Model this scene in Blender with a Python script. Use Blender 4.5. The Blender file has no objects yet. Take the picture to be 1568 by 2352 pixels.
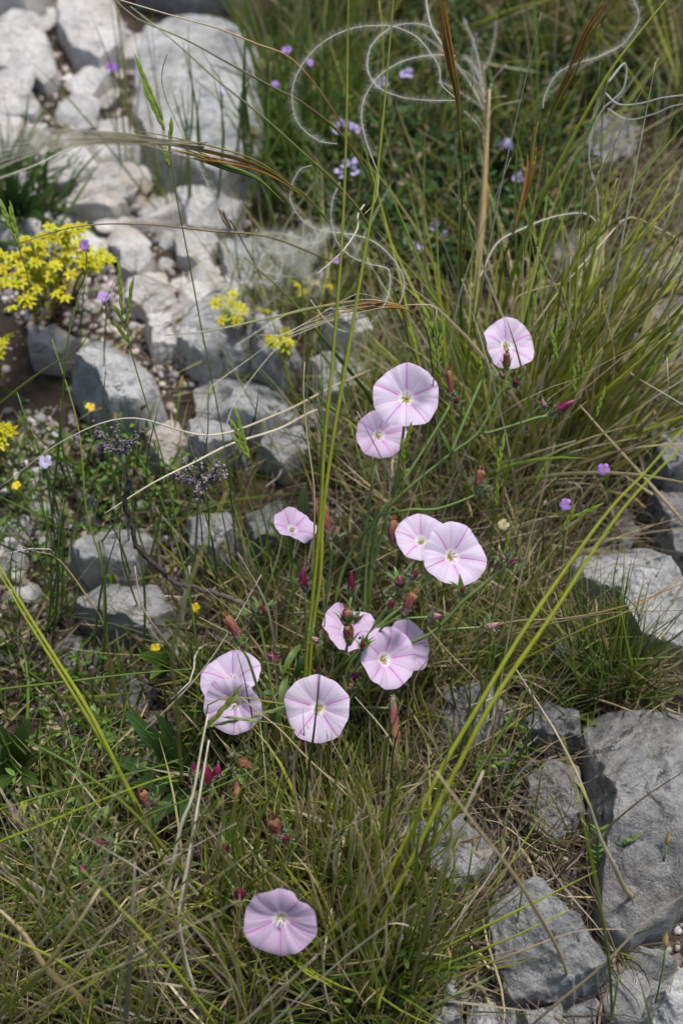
import bpy, math, random
import numpy as np
from mathutils import Vector, Matrix

random.seed(7)
rng = np.random.default_rng(11)
SC = bpy.context.scene
COL = SC.collection

# ------------------------------------------------------------------ camera
PITCH = math.radians(56)
DIST = 0.86
CAM = np.array([0.0, -DIST * math.cos(PITCH), DIST * math.sin(PITCH)])
FWD = np.array([0.0, math.cos(PITCH), -math.sin(PITCH)])
RIGHT = np.array([1.0, 0.0, 0.0])
UP = np.cross(RIGHT, FWD)
IW, IH, FPX = 1568.0, 2352.0, 2940.0
cd = bpy.data.cameras.new('camera')
cam = bpy.data.objects.new('camera', cd)
COL.objects.link(cam)
cam.location = CAM
cam.rotation_euler = (math.pi / 2 - PITCH, 0, 0)
cd.sensor_fit = 'VERTICAL'
cd.sensor_height = 36.0
cd.sensor_width = 24.0
cd.lens = 45.0
cd.clip_start = 0.01
cd.clip_end = 200
cd.dof.use_dof = True
cd.dof.focus_distance = 0.69
cd.dof.aperture_fstop = 6.0
cd.dof.aperture_blades = 9
SC.camera = cam

# ------------------------------------------------------------------ light
SUN_EL, SUN_AZ = math.radians(70), math.radians(40)     # azimuth measured from +y towards +x
w = bpy.data.worlds.new('World')
SC.world = w
w.use_nodes = True
nt = w.node_tree
bg = nt.nodes['Background']
sky = nt.nodes.new('ShaderNodeTexSky')
sky.sky_type = 'NISHITA'
sky.sun_disc = False
sky.sun_elevation = SUN_EL
sky.sun_rotation = SUN_AZ
sky.dust_density = 2.5
sky.ozone_density = 1.0
nt.links.new(sky.outputs[0], bg.inputs[0])
bg.inputs[1].default_value = 0.045
sd = bpy.data.lights.new('sun', 'SUN')
sd.energy = 1.5
sd.angle = math.radians(12)
sd.color = (1.0, 0.985, 0.955)
sun = bpy.data.objects.new('sun', sd)
COL.objects.link(sun)
sdir = Vector((math.sin(SUN_AZ) * math.cos(SUN_EL), math.cos(SUN_AZ) * math.cos(SUN_EL), math.sin(SUN_EL)))
sun.rotation_euler = sdir.to_track_quat('Z', 'Y').to_euler()
sun.location = (1, 1, 3)
SC.view_settings.view_transform = 'Standard'
SC.view_settings.look = 'None'
SC.view_settings.exposure = 1.5
SC.view_settings.gamma = 1
SC.cycles.use_denoising = True
SC.cycles.max_bounces = 6
SC.cycles.transparent_max_bounces = 8
SC.cycles.caustics_reflective = False
SC.cycles.caustics_refractive = False


# ------------------------------------------------------------------ maths helpers
def ray(px, py):
    return FWD + RIGHT * ((px - IW / 2) / FPX) - UP * ((py - IH / 2) / FPX)


def P(px, py, d):
    return CAM + ray(px, py) * d


def gdepth(px, py, z=0.0):
    r = ray(px, py)
    return (z - CAM[2]) / r[2]


def G(px, py, z=0.0):
    return P(px, py, gdepth(px, py, z))


def hash3(ix, iy, iz, seed):
    h = (ix * 374761393 + iy * 668265263 + iz * 2147483647 + seed * 1274126177) & 0xFFFFFFFF
    h = ((h ^ (h >> 13)) * 1274126177) & 0xFFFFFFFF
    h = ((h ^ (h >> 16)) * 2246822519) & 0xFFFFFFFF
    return ((h ^ (h >> 15)) & 0xFFFF) / 65535.0


def vnoise(p, seed=0):
    p = np.asarray(p, float)
    i = np.floor(p).astype(np.int64)
    f = p - i
    f = f * f * (3 - 2 * f)
    out = 0
    for dx in (0, 1):
        for dy in (0, 1):
            for dz in (0, 1):
                wgt = (f[..., 0] if dx else 1 - f[..., 0]) * (f[..., 1] if dy else 1 - f[..., 1]) * (f[..., 2] if dz else 1 - f[..., 2])
                out = out + wgt * hash3(i[..., 0] + dx, i[..., 1] + dy, i[..., 2] + dz, seed)
    return out * 2 - 1


def fbm(p, oct=4, seed=0, gain=0.5):
    a, s, t = 1.0, 0.0, 0.0
    p = np.asarray(p, float)
    for k in range(oct):
        s = s + a * vnoise(p * (2.03 ** k) + k * 17.3, seed + k)
        t += a
        a *= gain
    return s / t


def spline(pts, n):
    """Catmull-Rom through pts, resampled to n points evenly by length."""
    p = np.asarray(pts, float)
    if len(p) == 2:
        t = np.linspace(0, 1, n)[:, None]
        return p[0] * (1 - t) + p[1] * t
    q = np.vstack([2 * p[0] - p[1], p, 2 * p[-1] - p[-2]])
    res = []
    for k in range(1, len(q) - 2):
        t = np.linspace(0, 1, 14, endpoint=False)[:, None]
        a, b, c, d = q[k - 1], q[k], q[k + 1], q[k + 2]
        res.append(0.5 * ((2 * b) + (c - a) * t + (2 * a - 5 * b + 4 * c - d) * t ** 2 + (3 * b - a - 3 * c + d) * t ** 3))
    res = np.vstack(res + [p[-1:]])
    L = np.concatenate([[0], np.cumsum(np.linalg.norm(np.diff(res, axis=0), axis=1))])
    s = np.linspace(0, L[-1], n)
    return np.stack([np.interp(s, L, res[:, k]) for k in range(3)], 1)


def path(px, da, db, n=None, ease=1.0):
    """Pixel polyline -> world curve; the depth runs from da to db ('g': the ground under the last point)."""
    px = np.asarray(px, float)
    if db == 'g':
        db = gdepth(px[-1, 0], px[-1, 1]) + 0.004
    L = np.concatenate([[0], np.cumsum(np.linalg.norm(np.diff(px, axis=0), axis=1))])
    t = (L / L[-1]) ** ease
    w = [P(x, y, min(da + (db - da) * k, gdepth(x, y) + 0.004)) for (x, y), k in zip(px, t)]
    if n is None:
        n = int(max(8, min(60, L[-1] / 22)))
    return spline(w, n)


def unit(v):
    v = np.asarray(v, float)
    return v / (np.linalg.norm(v) + 1e-12)


def frame(z, hint=(0, 0, 1)):
    z = unit(z)
    h = np.asarray(hint, float)
    if abs(np.dot(z, h)) > 0.95:
        h = np.array([0, 1.0, 0.1])
    x = unit(np.cross(h, z))
    return x, np.cross(z, x), z


# ------------------------------------------------------------------ mesh building
class MB:
    def __init__(s):
        s.v, s.f, s.c, s.n = [], [], [], 0

    def add(s, v, f, c):
        v = np.asarray(v, float).reshape(-1, 3)
        c = np.asarray(c, float)
        if c.ndim == 1:
            c = np.tile(c[:3], (len(v), 1))
        s.v.append(v)
        s.c.append(c[:, :3])
        for q in f:
            q = np.asarray(q, np.int64)
            if len(q):
                s.f.append(q + s.n)
        s.n += len(v)

    def tube(s, pts, rad, col, sides=6, flat=1.0):
        pts = np.asarray(pts, float)
        n = len(pts)
        rad = np.broadcast_to(np.asarray(rad, float), (n,))
        t = np.gradient(pts, axis=0)
        t /= np.linalg.norm(t, axis=1)[:, None] + 1e-12
        x = np.zeros_like(t)
        x[0] = frame(t[0])[0]
        for k in range(1, n):
            x[k] = unit(x[k - 1] - t[k] * np.dot(x[k - 1], t[k]))
        y = np.cross(t, x)
        a = np.linspace(0, 2 * np.pi, sides, endpoint=False)
        ring = pts[:, None] + rad[:, None, None] * (x[:, None] * np.cos(a)[None, :, None] + y[:, None] * np.sin(a)[None, :, None] * flat)
        i = np.arange(n - 1)[:, None] * sides
        j = np.arange(sides)[None]
        k = (j + 1) % sides
        f = np.stack([i + j, i + k, i + k + sides, i + j + sides], -1).reshape(-1, 4)
        c = np.asarray(col, float)
        if c.ndim == 2:
            if len(c) != n:
                s_ = np.linspace(0, 1, len(c))
                c = np.stack([np.interp(np.linspace(0, 1, n), s_, c[:, q]) for q in range(3)], 1)
            c = np.repeat(c, sides, 0)
        cap0 = np.arange(sides)[::-1][None]
        cap1 = ((n - 1) * sides + np.arange(sides))[None]
        s.add(ring, [f, cap0, cap1], c)

    def strip(s, pts, wid, col, nrm=None, fold=0.25):
        """a leaf: three vertices across, folded along the midrib"""
        pts = np.asarray(pts, float)
        n = len(pts)
        wid = np.broadcast_to(np.asarray(wid, float), (n,))
        t = np.gradient(pts, axis=0)
        t /= np.linalg.norm(t, axis=1)[:, None] + 1e-12
        hint = np.array([0, 0, 1.0]) if nrm is None else np.asarray(nrm, float)
        sd_ = np.cross(t, hint)
        sd_ /= np.linalg.norm(sd_, axis=1)[:, None] + 1e-9
        up = np.cross(sd_, t)
        a = pts - sd_ * wid[:, None] * .5 + up * (wid * fold)[:, None]
        b = pts + sd_ * wid[:, None] * .5 + up * (wid * fold)[:, None]
        v = np.stack([a, pts, b], 1)
        i = np.arange(n - 1)[:, None] * 3
        j = np.arange(2)[None]
        f = np.stack([i + j, i + j + 1, i + j + 4, i + j + 3], -1).reshape(-1, 4)
        c = np.asarray(col, float)
        if c.ndim == 2:
            s_ = np.linspace(0, 1, len(c))
            c = np.repeat(np.stack([np.interp(np.linspace(0, 1, n), s_, c[:, q]) for q in range(3)], 1), 3, 0)
        s.add(v, [f], c)

    def ball(s, c0, r, col, axis=(0, 0, 1), stretch=1.0, seg=8, rings=6):
        x, y, z = frame(axis)
        th = np.linspace(0, np.pi, rings)
        a = np.linspace(0, 2 * np.pi, seg, endpoint=False)
        v = np.array([c0 + r * (np.sin(t) * (np.cos(q) * x + np.sin(q) * y) + stretch * np.cos(t) * z) for t in th for q in a])
        f = [[i * seg + j, i * seg + (j + 1) % seg, (i + 1) * seg + (j + 1) % seg, (i + 1) * seg + j] for i in range(rings - 1) for j in range(seg)]
        s.add(v, [np.array(f)], col)

    def hairs(s, roots, dirs, length, width, col):
        """each hair one thin triangle"""
        roots, dirs = np.asarray(roots), np.asarray(dirs)
        n = len(roots)
        d = dirs / (np.linalg.norm(dirs, axis=1)[:, None] + 1e-9)
        sd_ = np.cross(d, rng.normal(size=(n, 3)))
        sd_ /= np.linalg.norm(sd_, axis=1)[:, None] + 1e-9
        L = np.broadcast_to(np.asarray(length), (n,))[:, None]
        a = roots - sd_ * width / 2
        b = roots + sd_ * width / 2
        v = np.stack([a, b, roots + d * L], 1)
        f = np.arange(n)[:, None] * 3 + np.array([[0, 1, 2]])
        s.add(v, [f], col)

    def mesh(s, name, mat, origin, smooth=True):
        me = bpy.data.meshes.new(name)
        v = np.vstack(s.v) - origin
        groups = {}
        for q in s.f:
            groups.setdefault(q.shape[1], []).append(q)
        loops, starts, off = [], [], 0
        for k, qs in groups.items():
            q = np.vstack(qs)
            loops.append(q.ravel())
            starts.append(off + np.arange(len(q)) * k)
            off += q.size
        loops = np.concatenate(loops)
        starts = np.concatenate(starts)
        me.vertices.add(len(v))
        me.vertices.foreach_set('co', v.ravel().astype(np.float32))
        me.loops.add(len(loops))
        me.loops.foreach_set('vertex_index', loops.astype(np.int32))
        me.polygons.add(len(starts))
        me.polygons.foreach_set('loop_start', starts.astype(np.int32))
        me.update(calc_edges=True)
        me.validate()
        if smooth:
            me.polygons.foreach_set('use_smooth', np.ones(len(me.polygons), bool))
        at = me.color_attributes.new('Col', 'FLOAT_COLOR', 'POINT')
        c = np.vstack(s.c)
        at.data.foreach_set('color', np.hstack([c, np.ones((len(c), 1))]).ravel().astype(np.float32))
        me.materials.append(mat)
        return me

    def build(s, name, mat, parent=None, origin=None, smooth=True):
        if origin is None:
            origin = np.vstack(s.v)[0] if parent is not None else np.vstack(s.v).mean(0)
        o = bpy.data.objects.new(name, s.mesh(name, mat, np.asarray(origin), smooth))
        return place(o, origin, parent)


WORLD = {}


def place(o, origin, parent=None):
    COL.objects.link(o)
    WORLD[o.name] = np.asarray(origin, float)
    if parent is not None:
        o.parent = parent
        o.location = WORLD[o.name] - WORLD[parent.name]
    else:
        o.location = WORLD[o.name]
    return o


def tag(o, label, cat=None, group=None, kind=None):
    if label:
        o['label'] = label
    if cat:
        o['category'] = cat
    if group:
        o['group'] = group
    if kind:
        o['kind'] = kind
    return o


def thing(name, label, cat, origin, group=None):
    o = bpy.data.objects.new(name, None)
    o.empty_display_size = 0.01
    place(o, origin)
    o['kind'] = 'thing'
    return tag(o, label, cat, group)


# ------------------------------------------------------------------ materials
class NT:
    def __init__(s, name):
        s.m = bpy.data.materials.new(name)
        s.m.use_nodes = True
        s.t = s.m.node_tree
        s.t.nodes.clear()
        s.out = s.t.nodes.new('ShaderNodeOutputMaterial')

    def put(s, sock, v):
        if isinstance(v, bpy.types.NodeSocket):
            s.t.links.new(v, sock)
        else:
            if hasattr(sock.default_value, '__len__') and not isinstance(v, (tuple, list)):
                v = (v,) * len(sock.default_value)
            if hasattr(sock.default_value, '__len__') and len(sock.default_value) == 4 and len(v) == 3:
                v = (*v, 1)
            sock.default_value = v

    def node(s, kind, ins=None, **kw):
        n = s.t.nodes.new('ShaderNode' + kind)
        for k, v in kw.items():
            setattr(n, k, v)
        for k, v in (ins or {}).items():
            s.put(n.inputs[k], v)
        return n

    def math(s, op, a, b=0.0, c=None, clamp=False):
        n = s.node('Math', {0: a, 1: b}, operation=op, use_clamp=clamp)
        if c is not None:
            s.put(n.inputs[2], c)
        return n.outputs[0]

    def mix(s, f, a, b, blend='MIX'):
        n = s.node('Mix', data_type='RGBA', blend_type=blend)
        s.put(n.inputs[0], f)
        s.put(n.inputs[6], a)
        s.put(n.inputs[7], b)
        return n.outputs[2]

    def ramp(s, v, a, b, lo=0.0, hi=1.0):
        n = s.node('MapRange', {0: v, 1: a, 2: b, 3: lo, 4: hi}, interpolation_type='SMOOTHSTEP')
        return n.outputs[0]

    def noise(s, co, scale, detail=4, rough=.55, dist=0):
        return s.node('TexNoise', {'Vector': co, 'Scale': scale, 'Detail': detail, 'Roughness': rough, 'Distortion': dist}).outputs[0]

    def attr(s, name='Col'):
        return s.node('Attribute', attribute_name=name).outputs['Color']

    def obj(s):
        return s.node('TexCoord').outputs['Object']

    def geo(s):
        return s.node('NewGeometry').outputs['Position']

    def bump(s, h, strength, dist):
        return s.node('Bump', {'Height': h, 'Strength': strength, 'Distance': dist}).outputs[0]

    def done(s, sh):
        s.t.links.new(sh, s.out.inputs[0])
        return s.m


def leaf_mat(name, trans=0.3, rough=.5, var=.35, scale=180, spec=.35):
    n = NT(name)
    c = n.attr()
    nz = n.noise(n.geo(), scale, 3)
    k = n.math('MULTIPLY_ADD', nz, var * 2, 1 - var)
    c = n.mix(1.0, c, n.node('CombineColor', {0: k, 1: k, 2: k}).outputs[0], 'MULTIPLY')
    b = n.node('BsdfPrincipled', {'Base Color': c, 'Roughness': rough, 'Specular IOR Level': spec})
    t = n.node('BsdfTranslucent', {'Color': c})
    m = n.node('MixShader', {0: trans, 1: b.outputs[0], 2: t.outputs[0]})
    return n.done(m.outputs[0])


def petal_mat(name):
    n = NT(name)
    uvw = n.attr('petal')
    sp = n.node('SeparateColor', {0: uvw})
    u, th, rnd = sp.outputs[0], sp.outputs[1], sp.outputs[2]
    x = n.math('MULTIPLY', th, 5.0)
    fr = n.math('FRACT', n.math('ADD', x, .5))
    a = n.math('ABSOLUTE', n.math('SUBTRACT', fr, .5))
    k5 = 2 * math.pi / 5
    arc = n.math('MULTIPLY', n.math('MULTIPLY', a, k5), u)
    arc2 = n.math('MULTIPLY', n.math('MULTIPLY', n.math('SUBTRACT', .5, a), k5), u)
    # fine radial streaks of the petal tissue
    co = n.node('CombineXYZ', {0: n.math('MULTIPLY', th, 70.0), 1: n.math('MULTIPLY', u, 2.2), 2: rnd}).outputs[0]
    streak = n.noise(co, 1.6, 3)
    big = n.noise(n.obj(), 90, 2)
    base = n.mix(rnd, (.75, .665, .80), (.68, .49, .70))
    base = n.mix(n.ramp(streak, .35, .75, 0, .16), base, (.70, .44, .70))
    base = n.mix(n.ramp(big, .4, .75, 0, .2), base, (.76, .56, .78))
    blush = n.math('MULTIPLY', n.ramp(arc, 0.0, .16, .55, 0), n.ramp(u, .1, 1.0, 1.0, .25))
    base = n.mix(blush, base, (.66, .32, .62))
    rim = n.ramp(u, .93, 1.0, 0, .35)
    base = n.mix(rim, base, (.80, .50, .78))
    wob = n.math('MULTIPLY', n.math('SUBTRACT', streak, .5), .012)
    l1 = n.ramp(n.math('ADD', arc, wob), .006, .022, .88, 0)
    l1 = n.math('MULTIPLY', l1, n.ramp(u, .08, .25))
    base = n.mix(l1, base, (.50, .15, .46))
    l2 = n.math('MULTIPLY', n.ramp(n.math('ADD', arc2, wob), .005, .019, .62, 0), n.ramp(u, .1, .3))
    base = n.mix(l2, base, (.62, .28, .60))
    base = n.mix(n.ramp(u, .10, .26, .95, 0), base, (.90, .88, .88))
    base = n.mix(n.ramp(u, .055, .085, 1, 0), base, (.80, .72, .16))
    bp = n.bump(streak, .25, .0006)
    b = n.node('BsdfPrincipled', {'Base Color': base, 'Roughness': .55, 'Specular IOR Level': .2, 'Normal': bp, 'Sheen Weight': .1})
    t = n.node('BsdfTranslucent', {'Color': base, 'Normal': bp})
    m = n.node('MixShader', {0: .35, 1: b.outputs[0], 2: t.outputs[0]})
    return n.done(m.outputs[0])


def rock_mat(name, lo, hi, warm, warm_amt, stain=.62):
    n = NT(name)
    info = n.node('ObjectInfo')
    sh = n.node('CombineXYZ', {0: n.math('MULTIPLY', info.outputs['Random'], 13.0), 1: n.math('MULTIPLY', info.outputs['Random'], 7.0), 2: 0.0}).outputs[0]
    co = n.node('VectorMath', {0: n.geo(), 1: sh}, operation='ADD').outputs[0]
    n1 = n.noise(co, 28, 6, .6)
    n2 = n.noise(co, 170, 8, .72, .1)
    n3 = n.noise(co, 13, 3, .5)
    n4 = n.noise(co, 55, 5, .7, .6)
    n5 = n.noise(co, 800, 4, .7)
    c = n.mix(n.ramp(n1, .3, .7), lo, hi)
    c = n.mix(n.ramp(n2, .42, .7, 0, .35), c, tuple(min(.85, q * 1.5) for q in hi))
    c = n.mix(n.ramp(n3, .5, .72, 0, warm_amt), c, warm)
    c = n.mix(n.ramp(n2, .5, .34, 0, .45), c, tuple(q * .55 for q in lo))
    c = n.mix(n.ramp(n4, stain, stain + .07, 0, .85), c, (.035, .035, .038))
    c = n.mix(n.ramp(n5, .54, .68, 0, .4), c, tuple(min(.85, q * 1.6) for q in hi))
    c = n.mix(n.ramp(n5, .46, .32, 0, .55), c, tuple(q * .45 for q in lo))
    vor = n.node('TexVoronoi', {'Vector': co, 'Scale': 70.0, 'Randomness': 1.0}).outputs[0]
    pit = n.ramp(vor, .08, .2, 0.0, 1.0)
    dn = n.node('TexNoise', {'Vector': co, 'Scale': 45.0, 'Detail': 4.0}).outputs[1]
    dn = n.node('VectorMath', {0: dn, 1: (.5, .5, .5)}, operation='SUBTRACT').outputs[0]
    dco = n.node('VectorMath', {0: dn, 1: (.03, .03, .03), 2: co}, operation='MULTIPLY_ADD').outputs[0]
    crk = n.node('TexVoronoi', {'Vector': dco, 'Scale': 24.0}, feature='DISTANCE_TO_EDGE').outputs[0]
    cell = n.node('SeparateColor', {0: n.node('TexVoronoi', {'Vector': dco, 'Scale': 75.0}).outputs[1]}).outputs[0]
    cell2 = n.node('SeparateColor', {0: n.node('TexVoronoi', {'Vector': dco, 'Scale': 190.0}).outputs[1]}).outputs[0]
    c = n.mix(n.math('MULTIPLY', n.ramp(crk, .0, .014, .5, 0), n.ramp(n3, .52, .62)), c, (.06, .055, .05))
    c = n.mix(n.math('MULTIPLY', cell, .22), c, tuple(q * .6 for q in lo))
    crack = n.ramp(crk, .0, .035, 0, 1)
    h = n.math('ADD', n.math('ADD', n.math('MULTIPLY', n2, 1.0), n.math('MULTIPLY', n5, .8)), n.math('MULTIPLY', pit, .25))
    h = n.math('ADD', h, n.math('MULTIPLY', crack, n.math('MULTIPLY', n.ramp(n3, .52, .62), .2)))
    h = n.math('ADD', h, n.math('ADD', n.math('MULTIPLY', cell, .55), n.math('MULTIPLY', cell2, .3)))
    bp = n.bump(h, .85, .0036)
    b = n.node('BsdfPrincipled', {'Base Color': c, 'Roughness': .85, 'Specular IOR Level': .25, 'Normal': bp})
    return n.done(b.outputs[0])


def soil_mat():
    n = NT('soil')
    g = n.geo()
    n1 = n.noise(g, 14, 6, .6)
    n2 = n.noise(g, 110, 6, .7)
    n3 = n.noise(g, 420, 3, .6)
    c = n.mix(n.ramp(n1, .35, .65), (.033, .025, .019), (.080, .060, .043))
    c = n.mix(n.ramp(n2, .5, .72, 0, .5), c, (.17, .125, .088))
    c = n.mix(n.ramp(n2, .45, .3, 0, .6), c, (.022, .016, .011))
    b = n.node('BsdfPrincipled', {'Base Color': c, 'Roughness': .95, 'Specular IOR Level': .15,
                                  'Normal': n.bump(n.math('ADD', n2, n.math('MULTIPLY', n3, .5)), .9, .006)})
    return n.done(b.outputs[0])


def plain_mat(name, rough=.6, trans=0.0, spec=.3, var=.3, scale=300):
    return leaf_mat(name, trans, rough, var, scale, spec)


M_GRASS = leaf_mat('grass_blade', .24, .40, .3, 160)
M_STEM = leaf_mat('green_stem', .12, .5, .25, 240)
M_LEAF = leaf_mat('broad_leaf', .28, .5, .3, 120)
M_PETAL = petal_mat('bindweed_petal')
M_BUD = leaf_mat('bud_skin', .12, .4, .3, 500, .4)
M_WILT = leaf_mat('wilted_petal', .15, .7, .45, 600, .2)
M_HAIR = leaf_mat('silky_hair', .45, .4, .05, 50, .4)
M_AWN = leaf_mat('awn', .25, .4, .15, 200, .4)
M_YEL = leaf_mat('yellow_petal', .3, .5, .2, 300)
M_PUR = leaf_mat('violet_petal', .35, .5, .2, 300)
M_DRY = leaf_mat('dry_straw', .2, .6, .4, 200, .25)
M_DARK = leaf_mat('bark', .0, .8, .5, 700, .2)
M_SHELL = leaf_mat('insect_shell', .0, .25, .2, 500, .6)
M_ROCKG = rock_mat('grey_limestone', (.185, .181, .176), (.40, .393, .384), (.31, .265, .205), .4, .585)
M_ROCKW = rock_mat('pale_limestone', (.55, .515, .475), (.82, .79, .745), (.50, .37, .255), .55, .63)
M_ROCKL = rock_mat('light_grey_limestone', (.34, .335, .328), (.62, .612, .60), (.42, .37, .30), .4, .59)
M_SOIL = soil_mat()
M_GRAV = leaf_mat('gravel_stone', 0.0, .9, .45, 160, .2)

# colours (linear)
GREEN = (.098, .160, .028)
DGREEN = (.040, .085, .020)
BGREEN = (.165, .250, .038)
YGREEN = (.33, .37, .042)
OLIVE = (.215, .225, .038)
STRAW = (.49, .405, .225)
PALE = (.63, .565, .42)
BROWN = (.185, .142, .086)
GREY = (.30, .27, .22)
RUST = (.36, .15, .03)
STEMC = (.155, .225, .065)


def lerp(a, b, t):
    return tuple(np.asarray(a) * (1 - t) + np.asarray(b) * t)


# ------------------------------------------------------------------ ground
def ground_h(x, y):
    p = np.stack([np.asarray(x, float), np.asarray(y, float), np.zeros_like(np.asarray(x, float))], -1)
    return fbm(p * 7, 4, 3) * .016 + fbm(p * 40, 3, 9) * .004 - .006


n_g = 260
tt = np.linspace(-1, 1, n_g)
ax = .95 * tt + 30 * tt ** 9
X, Y = np.meshgrid(ax, ax + .1)
Z = ground_h(X, Y) * np.clip(1.6 - np.hypot(X, Y) * .05, .2, 1)
mb = MB()
ii = np.arange(n_g - 1)[:, None] * n_g
jj = np.arange(n_g - 1)[None]
mb.add(np.stack([X, Y, Z], -1), [np.stack([ii + jj, ii + jj + 1, ii + jj + 1 + n_g, ii + jj + n_g], -1).reshape(-1, 4)], BROWN)
ground = mb.build('ground', M_SOIL, origin=(0, 0, 0))
tag(ground, 'brown stony soil under the grass and stones', None, None, 'structure')

# ------------------------------------------------------------------ rocks
ROCK_POLYS = []


def inside(poly, x, y):
    r = np.zeros(np.shape(x), bool)
    n = len(poly)
    for k in range(n):
        x1, y1 = poly[k]
        x2, y2 = poly[(k + 1) % n]
        c = ((y1 > y) != (y2 > y)) & (x < (x2 - x1) * (y - y1) / (y2 - y1 + 1e-12) + x1)
        r ^= c
    return r


def in_rocks(x, y):
    r = np.zeros(np.shape(x), bool)
    for p in ROCK_POLYS:
        r |= inside(p, x, y)
    return r


def poly_rock(px, h, mat, label, seed, tilt=(0, 0), rough=1.0, group=None):
    """An angular half-buried boulder whose outline on the ground is the polygon."""
    poly = np.array([G(x, y, h * .55)[:2] for x, y in px])
    ROCK_POLYS.append(poly)
    c = poly.mean(0)
    r_ = np.random.default_rng(seed)
    na, nr = 132, 40
    ang = np.linspace(0, 2 * np.pi, na, endpoint=False)
    R = np.zeros(na)
    for k, a in enumerate(ang):
        d = np.array([math.cos(a), math.sin(a)])
        best = 1e9
        for q in range(len(poly)):
            p1, p2 = poly[q] - c, poly[(q + 1) % len(poly)] - c
            e = p2 - p1
            den = d[0] * e[1] - d[1] * e[0]
            if abs(den) < 1e-12:
                continue
            t = (p1[0] * e[1] - p1[1] * e[0]) / den
            u = (p1[0] * d[1] - p1[1] * d[0]) / den
            if t > 0 and -1e-6 <= u <= 1 + 1e-6:
                best = min(best, t)
        R[k] = best if best < 1e8 else R[k - 1]
    Rm = R.mean()
    R = R * (1 + .07 * fbm(np.stack([np.cos(ang) * 7, np.sin(ang) * 7, np.full(na, seed * 1.7)], -1), 4, seed, .6))
    t = np.linspace(0.0, 1, nr) ** .8
    xy = c + np.stack([np.cos(ang), np.sin(ang)], -1)[None] * (R[None] * t[:, None])[..., None]
    rel = (xy - c) / Rm
    z = np.full(xy.shape[:2], 9.0)
    for k in range(6):                                            # big cleavage planes
        sl = r_.normal(size=2) * .30 + np.array(tilt)
        z = np.minimum(z, h * (1 + abs(r_.normal()) * .22 + (rel * sl).sum(-1)))
    edge = (1 - t)[:, None] * R[None]
    steep = 4.0 + 2.4 * vnoise(np.stack([np.cos(ang) * 2, np.sin(ang) * 2, np.full(na, seed + .5)], -1), seed)
    z = np.minimum(z, h * .34 + edge * steep[None])
    p3 = np.concatenate([xy, z[..., None]], -1)
    amp = min(h, Rm) * .15 * rough
    z = z + amp * fbm(p3 / Rm * 2.2, 5, seed + 3, .62) * np.clip(edge / (.15 * Rm) + .3, 0, 1)
    st = z / (h * .22) + .6 * fbm(p3 / Rm * 1.5 + 9, 3, seed + 5)       # broken ledges
    z = z + (np.floor(st) + np.clip((st - np.floor(st)) * 3 - 1, 0, 1) - st) * h * .22 * .22
    z = z + .0022 * fbm(p3 * 110, 4, seed + 21, .65)
    pit = np.clip(vnoise(p3 * 75 + 3, seed + 31) - .45, 0, 1) * np.clip(edge / (.2 * Rm), 0, 1)
    z = z - pit * .012
    ridg = 1 - np.abs(fbm(p3 / Rm * 3.1 + 5, 3, seed + 8))
    z = z - amp * .5 * np.clip(ridg - .90, 0, 1) * 6
    sk = 7
    rings = [np.concatenate([xy, z[..., None]], -1)]
    for k in range(1, sk):
        q = k / (sk - 1)
        ring = rings[0][-1].copy()
        o = 1 + .16 * q + .07 * min(1, q * 3) * fbm(np.stack([np.cos(ang) * 5, np.sin(ang) * 5, np.full(na, q * 4 + seed)], -1), 4, seed, .6)
        ring[:, :2] = c + (ring[:, :2] - c) * o[:, None]
        ring[:, 2] = ring[:, 2] * (1 - q) + (-.05) * q
        rings.append(ring[None])
    v = np.concatenate(rings)
    nrow = v.shape[0]
    i = np.arange(nrow - 1)[:, None] * na
    j = np.arange(na)[None]
    k = (j + 1) % na
    f = np.stack([i + j, i + na + j, i + na + k, i + k], -1).reshape(-1, 4)
    m = MB()
    m.add(v, [f], (.5, .5, .5))
    o = m.build('limestone_rock', mat, origin=(c[0], c[1], 0))
    at = o.data
    at.set_sharp_from_angle(angle=math.radians(38))
    return tag(o, label, 'rock', group or 'limestone rocks')


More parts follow.
